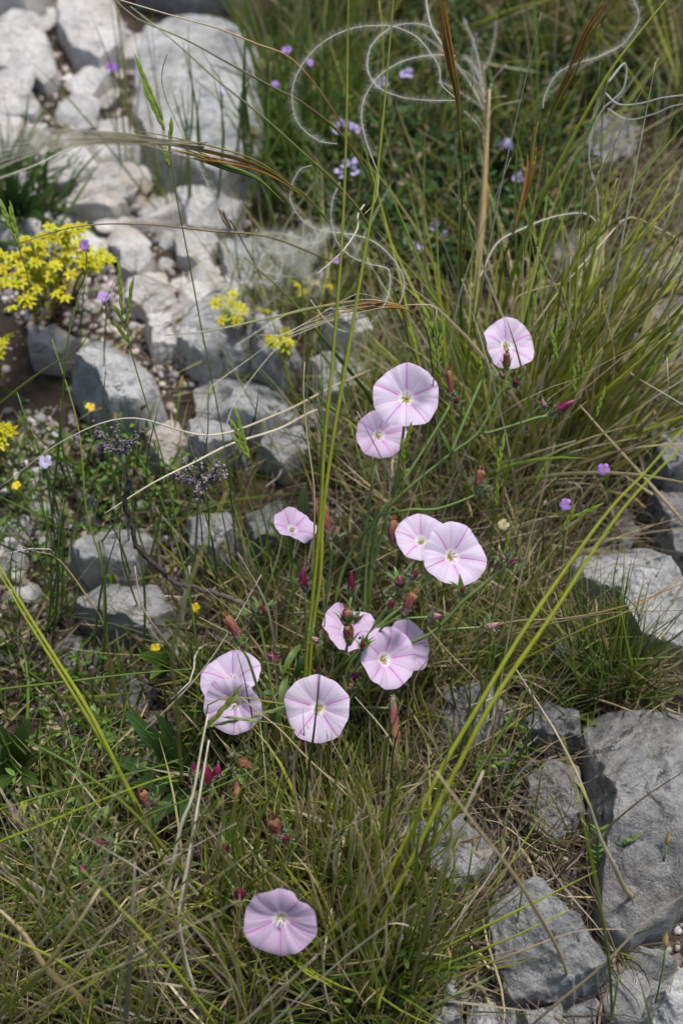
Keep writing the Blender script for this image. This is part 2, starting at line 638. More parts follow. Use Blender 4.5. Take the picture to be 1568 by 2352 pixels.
W_, G_ = M_ROCKW, M_ROCKG
ROCKS = [
    ([(0, 60), (60, 55), (110, 85), (132, 165), (105, 195), (60, 170), (-40, 165), (-60, 90)], .035, W_, 'rounded white rock above the flat white slab by the bare soil path', (0, .1)),
    ([(128, -40), (250, -30), (288, 60), (280, 110), (230, 152), (170, 125), (132, 60)], .045, W_, 'large white rock in the rubble next to the big grey slab', (0, -.1)),
    ([(-60, 180), (60, 188), (97, 250), (80, 268), (-60, 268)], .03, W_, 'flat white slab with straight front edge beside bare brown soil', (0, .2)),
    ([(165, 180), (240, 132), (262, 150), (245, 195), (188, 248), (163, 220)], .025, W_, 'narrow white stone lying between the brown soil and the grey slab', (.1, 0)),
    ([(330, 50), (420, 10), (520, 15), (590, 110), (620, 290), (600, 390), (500, 440), (360, 390), (300, 280), (310, 150)], .06, G_, 'big pitted blue grey limestone slab under the leaning feather grass', (0, -.35)),
    ([(150, 455), (205, 405), (260, 425), (292, 468), (262, 490), (150, 490)], .03, W_, 'white stone with sharp lower edge above the yellow stonecrop', (0, -.2)),
    ([(100, 380), (190, 330), (230, 380), (180, 420), (110, 425)], .025, W_, 'small white slab in the rubble above the stonecrop', (.1, 0)),
    ([(225, 770), (290, 775), (350, 850), (378, 930), (340, 972), (262, 988), (190, 920), (160, 870)], .055, G_, 'rounded grey rock behind the tall green spikelet stem', (-.1, -.4)),
    ([(415, 735), (500, 650), (590, 740), (570, 835), (470, 860), (400, 800)], .045, G_, 'grey rock with black lichen patches beside small yellow flowers', (0, -.2)),
    ([(440, 880), (560, 850), (650, 900), (690, 960), (600, 1000), (450, 960)], .04, G_, 'pale grey rock under the bent straw beside the paired bindweed flowers', (0, -.3)),
    ([(155, 1290), (222, 1210), (320, 1188), (362, 1240), (300, 1315), (190, 1335)], .045, G_, 'light grey rock beside the dark curved twig', (0, -.4)),
    ([(165, 1375), (240, 1335), (365, 1335), (400, 1400), (345, 1455), (258, 1448), (180, 1412)], .04, G_, 'shaded grey rock below the dark curved twig', (.1, -.5)),
    ([(735, 730), (800, 712), (850, 735), (872, 785), (800, 810), (745, 775)], .05, W_, 'bright white stone behind the feather grass seed head', (0, -.2)),
    ([(700, 830), (790, 800), (850, 860), (830, 930), (740, 930)], .03, G_, 'bluish grey stone half hidden behind the tall bindweed flower', (0, -.1)),
    ([(1362, 255), (1440, 245), (1475, 300), (1445, 385), (1372, 405), (1325, 350)], .05, G_, 'grey boulder half hidden among the tall green stalks', (0, -.3)),
    ([(1310, 1255), (1400, 1208), (1492, 1230), (1590, 1330), (1590, 1480), (1462, 1485), (1400, 1405), (1310, 1345)], .045, G_, 'mottled grey rock beside the tuft of thin green grass', (-.15, -.2)),
    ([(1350, 1640), (1400, 1605), (1480, 1612), (1620, 1650), (1640, 1990), (1545, 2115), (1450, 2165), (1380, 2110), (1368, 1980), (1350, 1800)], .065, G_, 'largest pale grey limestone block with a dark slot in its face', (.1, -.1)),
    ([(1108, 2085), (1222, 2008), (1332, 2100), (1404, 2240), (1312, 2292), (1170, 2292), (1130, 2200)], .05, G_, 'angular grey rock with a ridge down its middle', (.25, .1)),
    ([(905, 1905), (1020, 1848), (1162, 1960), (1130, 2022), (1040, 2065), (945, 1995)], .04, G_, 'smooth grey wedge behind the two tall yellow green stalks', (.1, .2)),
    ([(1195, 1655), (1250, 1610), (1335, 1655), (1342, 1712), (1260, 1724), (1195, 1690)], .035, G_, 'small grey stone under the dry straw by the largest block', (0, 0)),
    ([(1195, 1790), (1250, 1745), (1332, 1760), (1352, 1880), (1272, 1932), (1202, 1885)], .035, G_, 'grey rock overgrown by fine green grass beside the largest block', (0, 0)),
    ([(1000, 2230), (1035, 2215), (1066, 2290), (1060, 2380), (985, 2380)], .03, W_, 'pale upright splinter of stone in the corner rubble', (.1, 0)),
    ([(1075, 2300), (1140, 2295), (1165, 2400), (1070, 2420)], .03, W_, 'pale grey stone lying below the ridged angular rock', (0, 0)),
    ([(1500, 2270), (1590, 2200), (1640, 2300), (1640, 2420), (1500, 2420), (1480, 2340)], .045, W_, 'pale rounded rock half out beside the dry leaves', (0, 0)),
    ([(1470, 1010), (1520, 985), (1600, 1010), (1610, 1110), (1520, 1130), (1475, 1080)], .045, G_, 'rough grey rock spotted with black lichen near a small pink flower', (0, -.2)),
    ([(1480, 1150), (1560, 1130), (1640, 1200), (1620, 1300), (1540, 1290)], .03, G_, 'dark rock behind the mottled grey rock', (0, -.2)),
    ([(1255, 1475), (1300, 1452), (1345, 1480), (1320, 1530), (1265, 1520)], .025, G_, 'little grey chip in the dry grass below the thin green tuft', (0, 0)),
    ([(1470, 720), (1540, 680), (1640, 720), (1640, 800), (1520, 800)], .04, G_, 'low grey rock under arching dry grass', (0, -.2)),
    ([(1250, 560), (1330, 530), (1400, 570), (1390, 640), (1290, 650)], .04, G_, 'low grey stone behind the arched pale straw', (0, -.2)),
    ([(1420, 600), (1500, 560), (1590, 590), (1600, 660), (1480, 670)], .04, G_, 'flat grey stone among dead grass behind the tall tuft', (0, -.2)),
    ([(1380, 800), (1450, 770), (1530, 820), (1500, 890), (1400, 880)], .04, G_, 'grey stone under dead grass beside the tall tuft', (0, -.2)),
    ([(-60, -130), (80, -140), (120, -40), (60, 20), (-50, 20)], .05, W_, 'white rock beyond the rounded white rock', (0, -.2)),
    ([(290, -120), (420, -140), (560, -60), (540, -5), (400, -5), (310, -30)], .05, G_, 'grey rock beyond the big pitted slab', (0, -.2)),
    ([(130, -150), (260, -160), (270, -70), (150, -65)], .05, W_, 'white rock beyond the large white rock', (0, -.2)),
    ([(400, 440), (480, 428), (562, 470), (540, 545), (430, 532)], .04, W_, 'pale broken slab just below the pitted grey slab', (0, -.1)),
    ([(500, 560), (580, 556), (645, 620), (600, 685), (520, 655)], .04, M_ROCKL, 'pale grey slab half veiled by grass above the small stonecrop', (0, -.1)),
    ([(290, 650), (378, 620), (412, 700), (350, 735), (285, 700)], .035, W_, 'angular white slab behind the two long green ears', (0, -.1)),
    ([(570, 770), (640, 742), (695, 820), (640, 885), (572, 850)], .04, M_ROCKL, 'pale grey slab beside the twin upright stalks', (0, -.1)),
    ([(328, 745), (402, 728), (412, 805), (350, 822)], .03, W_, 'white block touching the lichen spotted rock', (0, -.1)),
    ([(600, 985), (690, 962), (722, 1030), (650, 1085), (590, 1050)], .035, M_ROCKL, 'pale grey slab behind the twin eared spikelet grass', (0, -.1)),
    ([(430, 965), (530, 972), (562, 1040), (480, 1075), (420, 1030)], .035, M_ROCKL, 'pale grey slab behind the spreading dried flower head', (0, -.1)),
    ([(430, 1180), (520, 1160), (560, 1230), (500, 1290), (430, 1260)], .035, M_ROCKL, 'pale grey slab beside the dark curved twig', (0, -.2)),
    ([(735, 2110), (800, 2090), (838, 2150), (790, 2190), (740, 2170)], .03, G_, 'small pale stone beside the lowest bindweed flower', (0, 0)),
    ([(1190, 2320), (1290, 2300), (1330, 2400), (1200, 2420)], .03, G_, 'grey stone touching the ridged angular rock from below', (0, 0)),
    ([(560, 1180), (640, 1150), (700, 1200), (660, 1270), (580, 1260)], .03, G_, 'grey stone in the grass behind the ragged bindweed flower', (0, 0)),
    ([(330, 990), (410, 960), (440, 1030), (390, 1080), (330, 1060)], .035, W_, 'pale stone beside the dried purple grey flower heads', (0, -.2)),
    ([(1010, 1580), (1120, 1570), (1190, 1640), (1110, 1720), (1010, 1680)], .03, G_, 'grey stone deep in the grass beside the bindweed', (0, 0)),
    ([(870, 2080), (960, 2060), (1010, 2130), (940, 2190), (870, 2150)], .025, G_, 'grey stone in dry roots below the smooth wedge', (0, 0)),
    ([(60, 770), (130, 750), (190, 790), (150, 830), (70, 815)], .028, W_, 'white stone below the yellow stonecrop', (0, 0)),
    ([(270, 560), (330, 545), (360, 600), (320, 640), (275, 620)], .03, W_, 'white stone to the side of the yellow stonecrop', (0, -.1)),
    ([(400, 520), (470, 500), (510, 560), (470, 610), (405, 590)], .03, W_, 'white stone below the orange brown feather grass bundle', (0, -.1)),
]
for k, (px, h, m, lab, tl) in enumerate(ROCKS):
    if k in (4, 7, 8, 9, 10, 11, 13, 15) or (m is M_ROCKW and px[0][1] > 2100):
        m = M_ROCKL
    poly_rock(px, h * (.42 if px[0][1] < 720 else 0.8), m, lab, 40 + k, tl)


def ico(sub):
    import bmesh
    b = bmesh.new()
    bmesh.ops.create_icosphere(b, subdivisions=sub, radius=1)
    v = np.array([x.co[:] for x in b.verts])
    f = np.array([[q.index for q in x.verts] for x in b.faces])
    b.free()
    return v, f


ICO3, ICO1 = ico(4), ico(1)


def chunk(seed, v):
    r_ = np.random.default_rng(seed)
    d = v / np.linalg.norm(v, axis=1)[:, None]
    n = r_.normal(size=(11, 3))
    n /= np.linalg.norm(n, axis=1)[:, None]
    off = r_.uniform(.62, 1.0, 11)
    dot = d @ n.T
    rr = np.where(dot > .05, off[None] / np.maximum(dot, .05), 9).min(1)
    rr = np.minimum(rr, 1.25)
    p = d * rr[:, None]
    p = p * (1 + .12 * fbm(p * 2.2 + seed, 5, seed, .6))[:, None]
    return p * np.array([1, r_.uniform(.6, .95), r_.uniform(.45, .75)])


STONE_ME = {}
for key, mat in (('w', M_ROCKW), ('g', M_ROCKG)):
    for k in range(7):
        m = MB()
        m.add(chunk(100 + k, ICO3[0]), [ICO3[1]], (.5, .5, .5))
        me = m.mesh('loose_stone', mat, np.zeros(3))
        me.set_sharp_from_angle(angle=math.radians(35))
        STONE_ME[key, k] = me


def scatter_px(cx, cy, rx, ry, n):
    """points on the ground inside an ellipse given in picture units"""
    a = rng.uniform(0, 2 * np.pi, n)
    r = np.sqrt(rng.uniform(0, 1, n))
    return np.array([G(cx + rx * c * math.cos(q), cy + ry * c * math.sin(q))[:2] for q, c in zip(a, r)])


STONE_ZONES = [
    (130, 300, 230, 330, 80, 'w', .006, .024, 'small white limestone chunk in the rubble around the bare soil'),
    (420, 620, 150, 150, 45, 'w', .006, .022, 'small white limestone chunk between the stonecrop and the lichen spotted rock'),
    (150, 1200, 190, 220, 36, 'w', .004, .013, 'small pale stone on brown soil among thin green stems'),
    (320, 1520, 170, 120, 18, 'g', .004, .014, 'small grey stone on bare soil beside the bindweed'),
    (1300, 2230, 300, 170, 42, 'g', .006, .018, 'small pale stone in the rubble below the large grey blocks'),
    (1120, 1900, 220, 260, 30, 'g', .005, .016, 'small grey stone between the grey blocks and the grass'),
    (1480, 1250, 130, 260, 18, 'g', .006, .018, 'small grey stone beside the mottled grey rock'),
    (760, 850, 170, 130, 16, 'g', .008, .022, 'small grey stone in the grass behind the paired bindweed flowers'),
]
for cx, cy, rx, ry, n, key, s0, s1, lab in STONE_ZONES:
    pts = scatter_px(cx, cy, rx, ry, n)
    for q, (x, y) in enumerate(pts):
        s_ = s0 + (s1 - s0) * rng.uniform() ** 2
        if in_rocks(np.array(x), np.array(y)) and rng.uniform() < .8:
            continue
        o = bpy.data.objects.new('loose_stone', STONE_ME[key, int(rng.integers(7))])
        place(o, (x, y, float(ground_h(x, y)) + s_ * .25))
        o.scale = (s_, s_ * rng.uniform(.8, 1.2), s_ * rng.uniform(.8, 1.2))
        o.rotation_euler = (rng.normal() * .35, rng.normal() * .35, rng.uniform(0, 6.28))
        tag(o, lab, 'stone', lab.replace('small', 'small', 1) + ' group')

# gravel: too small and too many to count
mb = MB()
GV = [chunk(200 + k, ICO1[0]) for k in range(6)]
GZ = [(130, 350, 260, 400, 2200), (380, 650, 230, 260, 1900), (150, 1250, 260, 330, 1300), (320, 1550, 240, 200, 700), (1300, 2200, 340, 240, 900),
      (1150, 1850, 260, 320, 700), (800, 1300, 900, 1300, 1800), (2000, 1300, 400, 1300, 1500), (-420, 1200, 380, 1300, 1800)]
for cx, cy, rx, ry, n in GZ:
    pts = scatter_px(cx, cy, rx, ry, n)
    gh = ground_h(pts[:, 0], pts[:, 1])
    for q, (x, y) in enumerate(pts):
        s_ = .0011 + .0042 * rng.uniform() ** 3
        a = rng.uniform(0, 6.28)
        rot = np.array([[math.cos(a), -math.sin(a), 0], [math.sin(a), math.cos(a), 0], [0, 0, 1]])
        v = GV[q % 6] @ rot.T * s_ + (x, y, gh[q] + s_ * .3)
        g_ = rng.uniform(.12, .55)
        mb.add(v, [ICO1[1]], (g_, g_ * rng.uniform(.82, .97), g_ * rng.uniform(.68, .93)))
tag(mb.build('gravel', M_GRAV, origin=(0, 0, 0), smooth=False), 'fine pale gravel and crumbs scattered over the soil', 'gravel', None, 'stuff')

# ------------------------------------------------------------------ grass masses
def blades(mb, base, L, az, tilt, bend, wid, c0, c1, nseg=8, wob=.12, fold=.22):
    """vectorised grass: base (n,3); tilt from vertical grows by bend towards the tip"""
    n = len(base)
    s = np.linspace(0, 1, nseg)
    ph = rng.normal(size=(n, 1)) * wob
    A = az[:, None] + ph * 3 * s[None] ** 1.5 + rng.normal(size=(n, 1)) * wob * np.sin(s[None] * 4)
    T = tilt[:, None] + bend[:, None] * s[None] ** 1.4
    d = np.stack([np.sin(T) * np.cos(A), np.sin(T) * np.sin(A), np.cos(T)], -1)
    step = (L / (nseg - 1))[:, None, None]
    p = np.concatenate([np.zeros((n, 1, 3)), np.cumsum(d[:, :-1] * step, 1)], 1) + base[:, None]
    p[..., 2] = np.maximum(p[..., 2], -.004)
    roll = rng.uniform(-1.2, 1.2, n)
    side0 = np.stack([-np.sin(A), np.cos(A), np.zeros_like(A)], -1)
    upv = np.cross(d, side0)
    sd_ = side0 * np.cos(roll)[:, None, None] + upv * np.sin(roll)[:, None, None]
    nr = np.cross(sd_, d)
    ww = wid[:, None] * (.75 + .5 * s[None]) * np.clip(1 - s[None] ** 3, .04, 1)
    a = p - sd_ * ww[..., None] * .5 + nr * (ww * fold)[..., None]
    b = p + sd_ * ww[..., None] * .5 + nr * (ww * fold)[..., None]
    v = np.stack([a, p, b], 2)
    k = np.arange(n)[:, None, None] * (nseg * 3)
    i = np.arange(nseg - 1)[None, :, None] * 3
    j = np.arange(2)[None, None]
    f = np.stack([k + i + j, k + i + j + 1, k + i + j + 4, k + i + j + 3], -1).reshape(-1, 4)
    c = c0[:, None] * (1 - s[None, :, None]) + c1[:, None] * s[None, :, None]
    mb.add(v, [f], np.repeat(c, 3, axis=1).reshape(-1, 3))


def pick(pal, n):
    cols = np.array([c for c, _ in pal])
    pr = np.array([q for _, q in pal], float)
    k = rng.choice(len(cols), n, p=pr / pr.sum())
    j = rng.choice(len(cols), n, p=pr / pr.sum())
    br = rng.uniform(.6, 1.25, (n, 1))
    return cols[k] * br, (cols[k] * .7 + cols[j] * .3) * br * 1.1


MIX = [(GREEN, 2), (BGREEN, 2.4), (YGREEN, 1.2), (STRAW, 2.8), (OLIVE, 2), (BROWN, 1), (PALE, .9)]
GRN = [(GREEN, 3), (BGREEN, 3), (DGREEN, 1.2), (OLIVE, 1.5), (STRAW, 1)]
STRW = [(STRAW, 4), (PALE, 1.5), (BROWN, 1.5), (GREY, 1), (OLIVE, 1), (BGREEN, .8)]
BOT = [(YGREEN, 2.5), (GREEN, 1.6), (BGREEN, 2), (OLIVE, 1.8), (STRAW, 2.6), (PALE, .9), (BROWN, 1)]
DRYP = [(STRAW, 3), (BROWN, 2), (PALE, 1), (OLIVE, 1.5), (GREEN, 1), (GREY, 1)]
OLV = [(OLIVE, 2.5), (YGREEN, 3), (BGREEN, 1.3), (STRAW, 2.2), (PALE, .8), (DGREEN, .6)]
DRK = [(DGREEN, 1.6), (GREEN, 2), (OLIVE, 2.5), (YGREEN, 1), (STRAW, 2), (BROWN, 1)]
DEAD = [(BROWN, 3), (GREY, 1.2), (STRAW, .8), ((.10, .07, .045), 3), ((.05, .036, .024), 2)]

# (px, py, rx, ry, n, Lmin, Lmax, lean azimuth deg or None, lean, spread, bend, width, palette)
TUFTS = [
    (800, 1740, 330, 240, 1100, .03, .09, None, .0, .45, .6, .0016, BOT),
    (640, 1640, 260, 140, 600, .03, .07, None, .0, .45, .5, .0017, GRN),
    (760, 2170, 270, 230, 850, .05, .105, 100, .15, .28, .4, .0016, BOT),
    (820, 2050, 220, 180, 550, .05, .105, 95, .15, .30, .4, .0015, BOT),
    (230, 2150, 330, 260, 330, .05, .12, 60, .2, .8, .4, .0014, BOT),
    (180, 2250, 300, 180, 220, .05, .12, 150, .2, .8, .4, .0013, DRYP),
    (500, 2440, 520, 140, 300, .04, .10, 80, .2, .7, .5, .0013, MIX),
    (1180, 1120, 150, 110, 300, .09, .25, 66, .5, .38, .7, .0022, OLV),
    (1280, 1030, 130, 100, 120, .10, .26, 50, .55, .38, .7, .0024, OLV),
    (1080, 1180, 230, 160, 800, .04, .13, 90, .2, .6, .9, .0012, STRW),
    (1440, 880, 210, 230, 620, .04, .14, 30, .7, .7, 1.1, .0013, STRW),
    (1050, 420, 420, 210, 1100, .04, .12, None, .0, .5, .5, .0016, DRK),
    (1420, 280, 300, 240, 220, .08, .22, 60, .35, .5, .7, .0022, OLV),
    (1420, 520, 240, 200, 380, .03, .09, None, .0, .7, .9, .0013, DRYP),
    (1200, 60, 560, 150, 1000, .08, .22, 80, .1, .5, .5, .0018, DRK),
    (140, 1330, 240, 260, 190, .03, .10, None, .0, .4, .3, .0013, GRN),
    (110, 1800, 260, 230, 380, .03, .08, None, .0, .6, .6, .0021, GRN),
    (480, 1320, 190, 240, 300, .03, .10, None, .0, .5, .5, .0012, MIX),
    (900, 1450, 380, 200, 1000, .03, .10, None, .0, .55, .6, .0012, MIX),
    (1150, 1560, 190, 170, 900, .03, .09, None, .0, .55, .6, .0012, MIX),
    (1400, 1590, 60, 60, 260, .05, .12, 95, .05, .3, .3, .0012, GRN),
    (1260, 1890, 70, 70, 120, .04, .09, 95, .05, .3, .3, .0012, GRN),
    (1310, 1420, 110, 120, 300, .04, .10, 90, .05, .4, .5, .0012, MIX),
    (1450, 1500, 120, 120, 260, .03, .09, 200, .1, .6, .6, .0012, DRYP),
    (700, 800, 200, 180, 420, .05, .14, 100, .1, .5, .6, .0013, MIX),
    (830, 1000, 220, 140, 550, .05, .13, 90, .1, .5, .6, .0013, MIX),
    (450, 420, 180, 200, 130, .08, .18, 95, .05, .25, .2, .0014, GRN),
    (700, 250, 160, 250, 500, .06, .18, 95, .05, .3, .3, .0015, GRN),
    (60, 480, 80, 90, 120, .04, .08, None, .0, .6, .4, .003, [(DGREEN, 2), (GREEN, 2)]),
    (1000, 1450, 1100, 1200, 380, .03, .09, None, .0, .6, .5, .0012, MIX),
    (1500, 1850, 260, 500, 80, .04, .09, None, .0, .5, .5, .0011, GRN),
    (2000, 900, 350, 700, 1300, .05, .16, None, .0, .5, .6, .0014, MIX),
    (2000, 1900, 350, 600, 900, .03, .10, None, .0, .5, .6, .0013, MIX),
    (-420, 900, 350, 800, 700, .05, .12, None, .0, .5, .6, .0013, GRN),
    (-400, 2000, 330, 500, 900, .05, .12, None, .0, .6, .6, .0013, MIX),
    (800, -250, 1300, 160, 1300, .08, .2, None, .0, .5, .5, .0018, DRK),
    (700, 2650, 1000, 160, 900, .04, .10, None, .0, .6, .5, .0013, MIX),
]
mb = MB()
for (cx, cy, rx, ry, n, l0, l1, laz, lean, spr, bend, wd, pal) in TUFTS:
    nc = max(3, n // 11)
    ctr = scatter_px(cx, cy, rx, ry, nc)
    own = rng.integers(0, nc, n)
    off = rng.normal(size=(n, 2)) * .0055
    pts = ctr[own] + off
    lean_c = rng.normal(size=(nc, 2)) * spr * .75
    ok = ~in_rocks(pts[:, 0], pts[:, 1])
    pts, own, off = pts[ok], own[ok], off[ok]
    n = len(pts)
    base = np.concatenate([pts, (ground_h(pts[:, 0], pts[:, 1]) - .003)[:, None]], 1)
    vec = lean_c[own] + off / .0055 * .16 + rng.normal(size=(n, 2)) * spr * .45
    if laz is not None:
        vec += lean * np.array([math.cos(math.radians(laz)), math.sin(math.radians(laz))])
    az = np.arctan2(vec[:, 1], vec[:, 0])
    tilt = np.clip(np.hypot(vec[:, 0], vec[:, 1]), 0, 1.45)
    L = l0 + (l1 - l0) * rng.uniform(size=n) ** 1.5
    c0, c1 = pick(pal, n)
    blades(mb, base, L, az, tilt, rng.uniform(-.2, 1, n) * bend, wd * rng.uniform(.6, 1.4, n), c0, c1)
tag(mb.build('grass', M_GRASS, origin=(0, 0, 0)), 'dense tangle of fine green and straw grass', 'grass', None, 'stuff')

# litter of dead leaves and stalks lying on the soil
mb = MB()
LZ = [(1180, 1650, 330, 330, 1900), (1200, 2000, 320, 340, 1800), (800, 1800, 420, 420, 900), (1350, 1200, 300, 300, 1200), (300, 2150, 380, 250, 220), (900, 1100, 800, 500, 1300), (300, 1550, 280, 260, 450),
      (1150, 600, 420, 260, 700), (1430, 680, 260, 330, 1500), (2000, 1300, 400, 1200, 2200), (-420, 1700, 380, 900, 1000)]
for cx, cy, rx, ry, n in LZ:
    pts = scatter_px(cx, cy, rx, ry, n)
    keep = ~(in_rocks(pts[:, 0], pts[:, 1]) & (rng.uniform(size=n) < .96))
    pts = pts[keep]
    n = len(pts)
    base = np.concatenate([pts, (ground_h(pts[:, 0], pts[:, 1]) + .002 + .022 * rng.uniform(size=n) ** 2)[:, None]], 1)
    c0, c1 = pick(DEAD, n)
    blades(mb, base, rng.uniform(.015, .075, n), rng.uniform(0, 6.28, n), rng.uniform(1.15, 1.6, n), rng.uniform(-.2, .35, n), rng.uniform(.0006, .0018, n), c0, c1, nseg=6, wob=.35)
tag(mb.build('dry_litter', M_DRY, origin=(0, 0, 0)), 'brown litter of dead grass and roots on the soil', 'litter', None, 'stuff')

# low leafy ground cover behind the grass and on the left soil
mb = MB()
CZ = [(1020, 480, 300, 190, 560, .0055, DGREEN), (1150, 250, 330, 190, 380, .0055, DGREEN), (120, 1450, 200, 200, 50, .0035, GREEN), (150, 1800, 230, 190, 60, .004, GREEN), (60, 1950, 200, 200, 40, .004, DGREEN),
      (150, 1120, 200, 90, 90, .004, GREEN), (900, 2270, 60, 50, 22, .004, GREEN), (1190, 1820, 80, 60, 40, .003, GREEN), (700, 330, 130, 160, 300, .006, GREEN), (330, 1120, 120, 140, 70, .004, GREEN)]
for cx, cy, rx, ry, n, sz, colr in CZ:
    pts = scatter_px(cx, cy, rx, ry, n)
    for (x, y) in pts:
        if in_rocks(np.array(x), np.array(y)):
            continue
        hgt = rng.uniform(.01, .05)
        top = np.array([x + rng.normal() * .012, y + rng.normal() * .012, hgt])
        b0 = np.array([x, y, -.003])
        mb.tube(spline([b0, (b0 + top) / 2 + rng.normal(size=3) * .003, top], 5), .0005, colr, 4)
        for q in range(6):
            r0 = b0 + (top - b0) * rng.uniform(.3, 1)
            a = rng.uniform(0, 6.28)
            dr = np.array([math.cos(a), math.sin(a), rng.uniform(0, .9)])
            ln = sz * rng.uniform(.6, 1.6)
            cc = np.array(colr) * rng.uniform(.5, 1.9) if rng.uniform() < .88 else np.array((.30, .22, .12)) * rng.uniform(.5, 1.2)
            mb.strip([r0, r0 + dr * ln * .35, r0 + dr * ln * .7, r0 + dr * ln], np.array([.15, .5, .42, .05]) * ln, cc, nrm=(rng.normal() * .3, rng.normal() * .3, 1))
tag(mb.build('ground_cover', M_LEAF, origin=(0, 0, 0)), 'low small leaved green ground cover between the grass', 'plants', None, 'stuff')

exec_marker = True
# ------------------------------------------------------------------ bindweed
def corolla(c, n, R, seed, tone, folds=(), rot=0.0, wav=.05):
    """fused funnel of a bindweed flower; returns a mesh object data and its frame"""
    r_ = np.random.default_rng(seed)
    z = unit(n)
    x = unit(RIGHT - z * np.dot(RIGHT, z))
    y = np.cross(z, x)
    nth, nu = 160, 30
    th = np.linspace(0, 2 * np.pi, nth + 1)
    u = np.concatenate([np.linspace(-.35, 0, 4, endpoint=False), np.linspace(0, 1, nu) ** .9])
    T, U = np.meshgrid(th, u)
    Uc = np.clip(U, 0, 1)
    pts5 = np.cos(5 * (T - rot))
    Rr = R * (1 + .019 * pts5 + .014 * np.cos(10 * (T - rot)))
    for k in (1, 2, 3):
        Rr = Rr * (1 + r_.normal() * .022 * np.cos(k * T + r_.uniform(0, 6.28)))
    rr = np.where(U < 0, R * .060, R * .065 + (Rr - R * .065) * Uc)
    D = (.34 + .14 * r_.uniform()) * R
    zz = np.where(U < 0, -D + U * R * .9, -D * (1 - Uc) ** 1.9)
    tri = np.abs(((T - rot) / (2 * np.pi) * 10) % 1 - .5) * 2
    tri5 = np.abs(((T - rot) / (2 * np.pi) * 5) % 1 - .5) * 2
    zz = zz + R * .045 * Uc * (1.15 - Uc * .6) * (tri5 - .5) * 1.3 - R * .045 * Uc * (tri - .5) * .8
    for k in (2, 3, 4):
        zz = zz + R * (wav + .02) * r_.normal() * .6 * Uc ** 2.5 * np.cos(k * T + r_.uniform(0, 6.28))
    zz = zz + R * .012 * Uc ** 4 * np.cos(17 * T + r_.uniform(0, 6)) * r_.uniform(.3, 1)
    zz = zz - R * .05 * Uc ** 6
    ring3 = np.stack([np.cos(T) * 6, np.sin(T) * 6, np.full(T.shape, seed * 3.1)], -1)
    rr = rr * (1 - .018 * np.abs(fbm(ring3, 3, seed)) * Uc ** 3)
    crs = fbm(np.stack([np.cos(T) * 9, np.sin(T) * 9, Uc * 1.2 + seed], -1), 3, seed + 4)
    zz = zz + R * .028 * crs * Uc * (1.2 - Uc * .5)
    for (t0, wd, ar, azm) in folds:
        dt = (T - t0 + np.pi) % (2 * np.pi) - np.pi
        g = np.exp(-(dt / wd) ** 2)
        rr = rr * (1 - ar * g * Uc ** 3)
        zz = zz + R * azm * g * Uc ** 2.5
    v = c + (rr * np.cos(T))[..., None] * x + (rr * np.sin(T))[..., None] * y + zz[..., None] * z
    nrow, ncol = U.shape
    i = np.arange(nrow - 1)[:, None] * ncol
    j = np.arange(ncol - 1)[None]
    f = np.stack([i + j, i + j + 1, i + j + 1 + ncol, i + j + ncol], -1).reshape(-1, 4)
    m = MB()
    m.add(v, [f], (1, 1, 1))
    pet = np.stack([np.clip(U, 0, 1), (T - rot) / (2 * np.pi) + 1, np.full(U.shape, tone), np.ones(U.shape)], -1).reshape(-1, 4)
    throat = c - z * D
    return m, pet, (x, y, z), throat, D


def sepals(mb, base, axis, size, n=6, spread=.55, col=GREEN, hairy=True):
    x, y, z = frame(axis)
    for k in range(n):
        a = 2 * math.pi * k / n + rng.uniform(-.35, .35)
        sp = spread * rng.uniform(.5, 1.5)
        ln = size * rng.uniform(.75, 1.25)
        out = math.cos(a) * x + math.sin(a) * y
        p = [base - z * size * .12, base + out * ln * .25 + z * ln * .2, base + out * ln * (.3 + .25 * sp) + z * ln * .6, base + out * ln * (.25 + .7 * sp) + z * ln * (1 - .35 * sp)]
        q = spline(p, 7)
        wd = ln * np.array([.18, .34, .38, .32, .2, .1, .02])
        cc = np.array(col) * rng.uniform(.7, 1.35)
        mb.strip(q, wd, cc, nrm=out + z * .2 + .01, fold=-.2)
        if hairy:
            h = 26
            idx = rng.integers(0, 7, h)
            mb.hairs(q[idx] + rng.normal(size=(h, 3)) * ln * .06, out * .8 + z * .5 + rng.normal(size=(h, 3)) * .7, rng.uniform(.25, .5, h) * size * .75, .00013, (.42, .46, .32))


def calyx(parent, base, axis, size, col=GREEN, n=6, spread=.55):
    m = MB()
    sepals(m, np.asarray(base, float), axis, size, n, spread, col)
    return m.build('calyx', M_STEM, parent, base)


BUD = (.115, .004, .034)
BUDL = (.20, .02, .065)


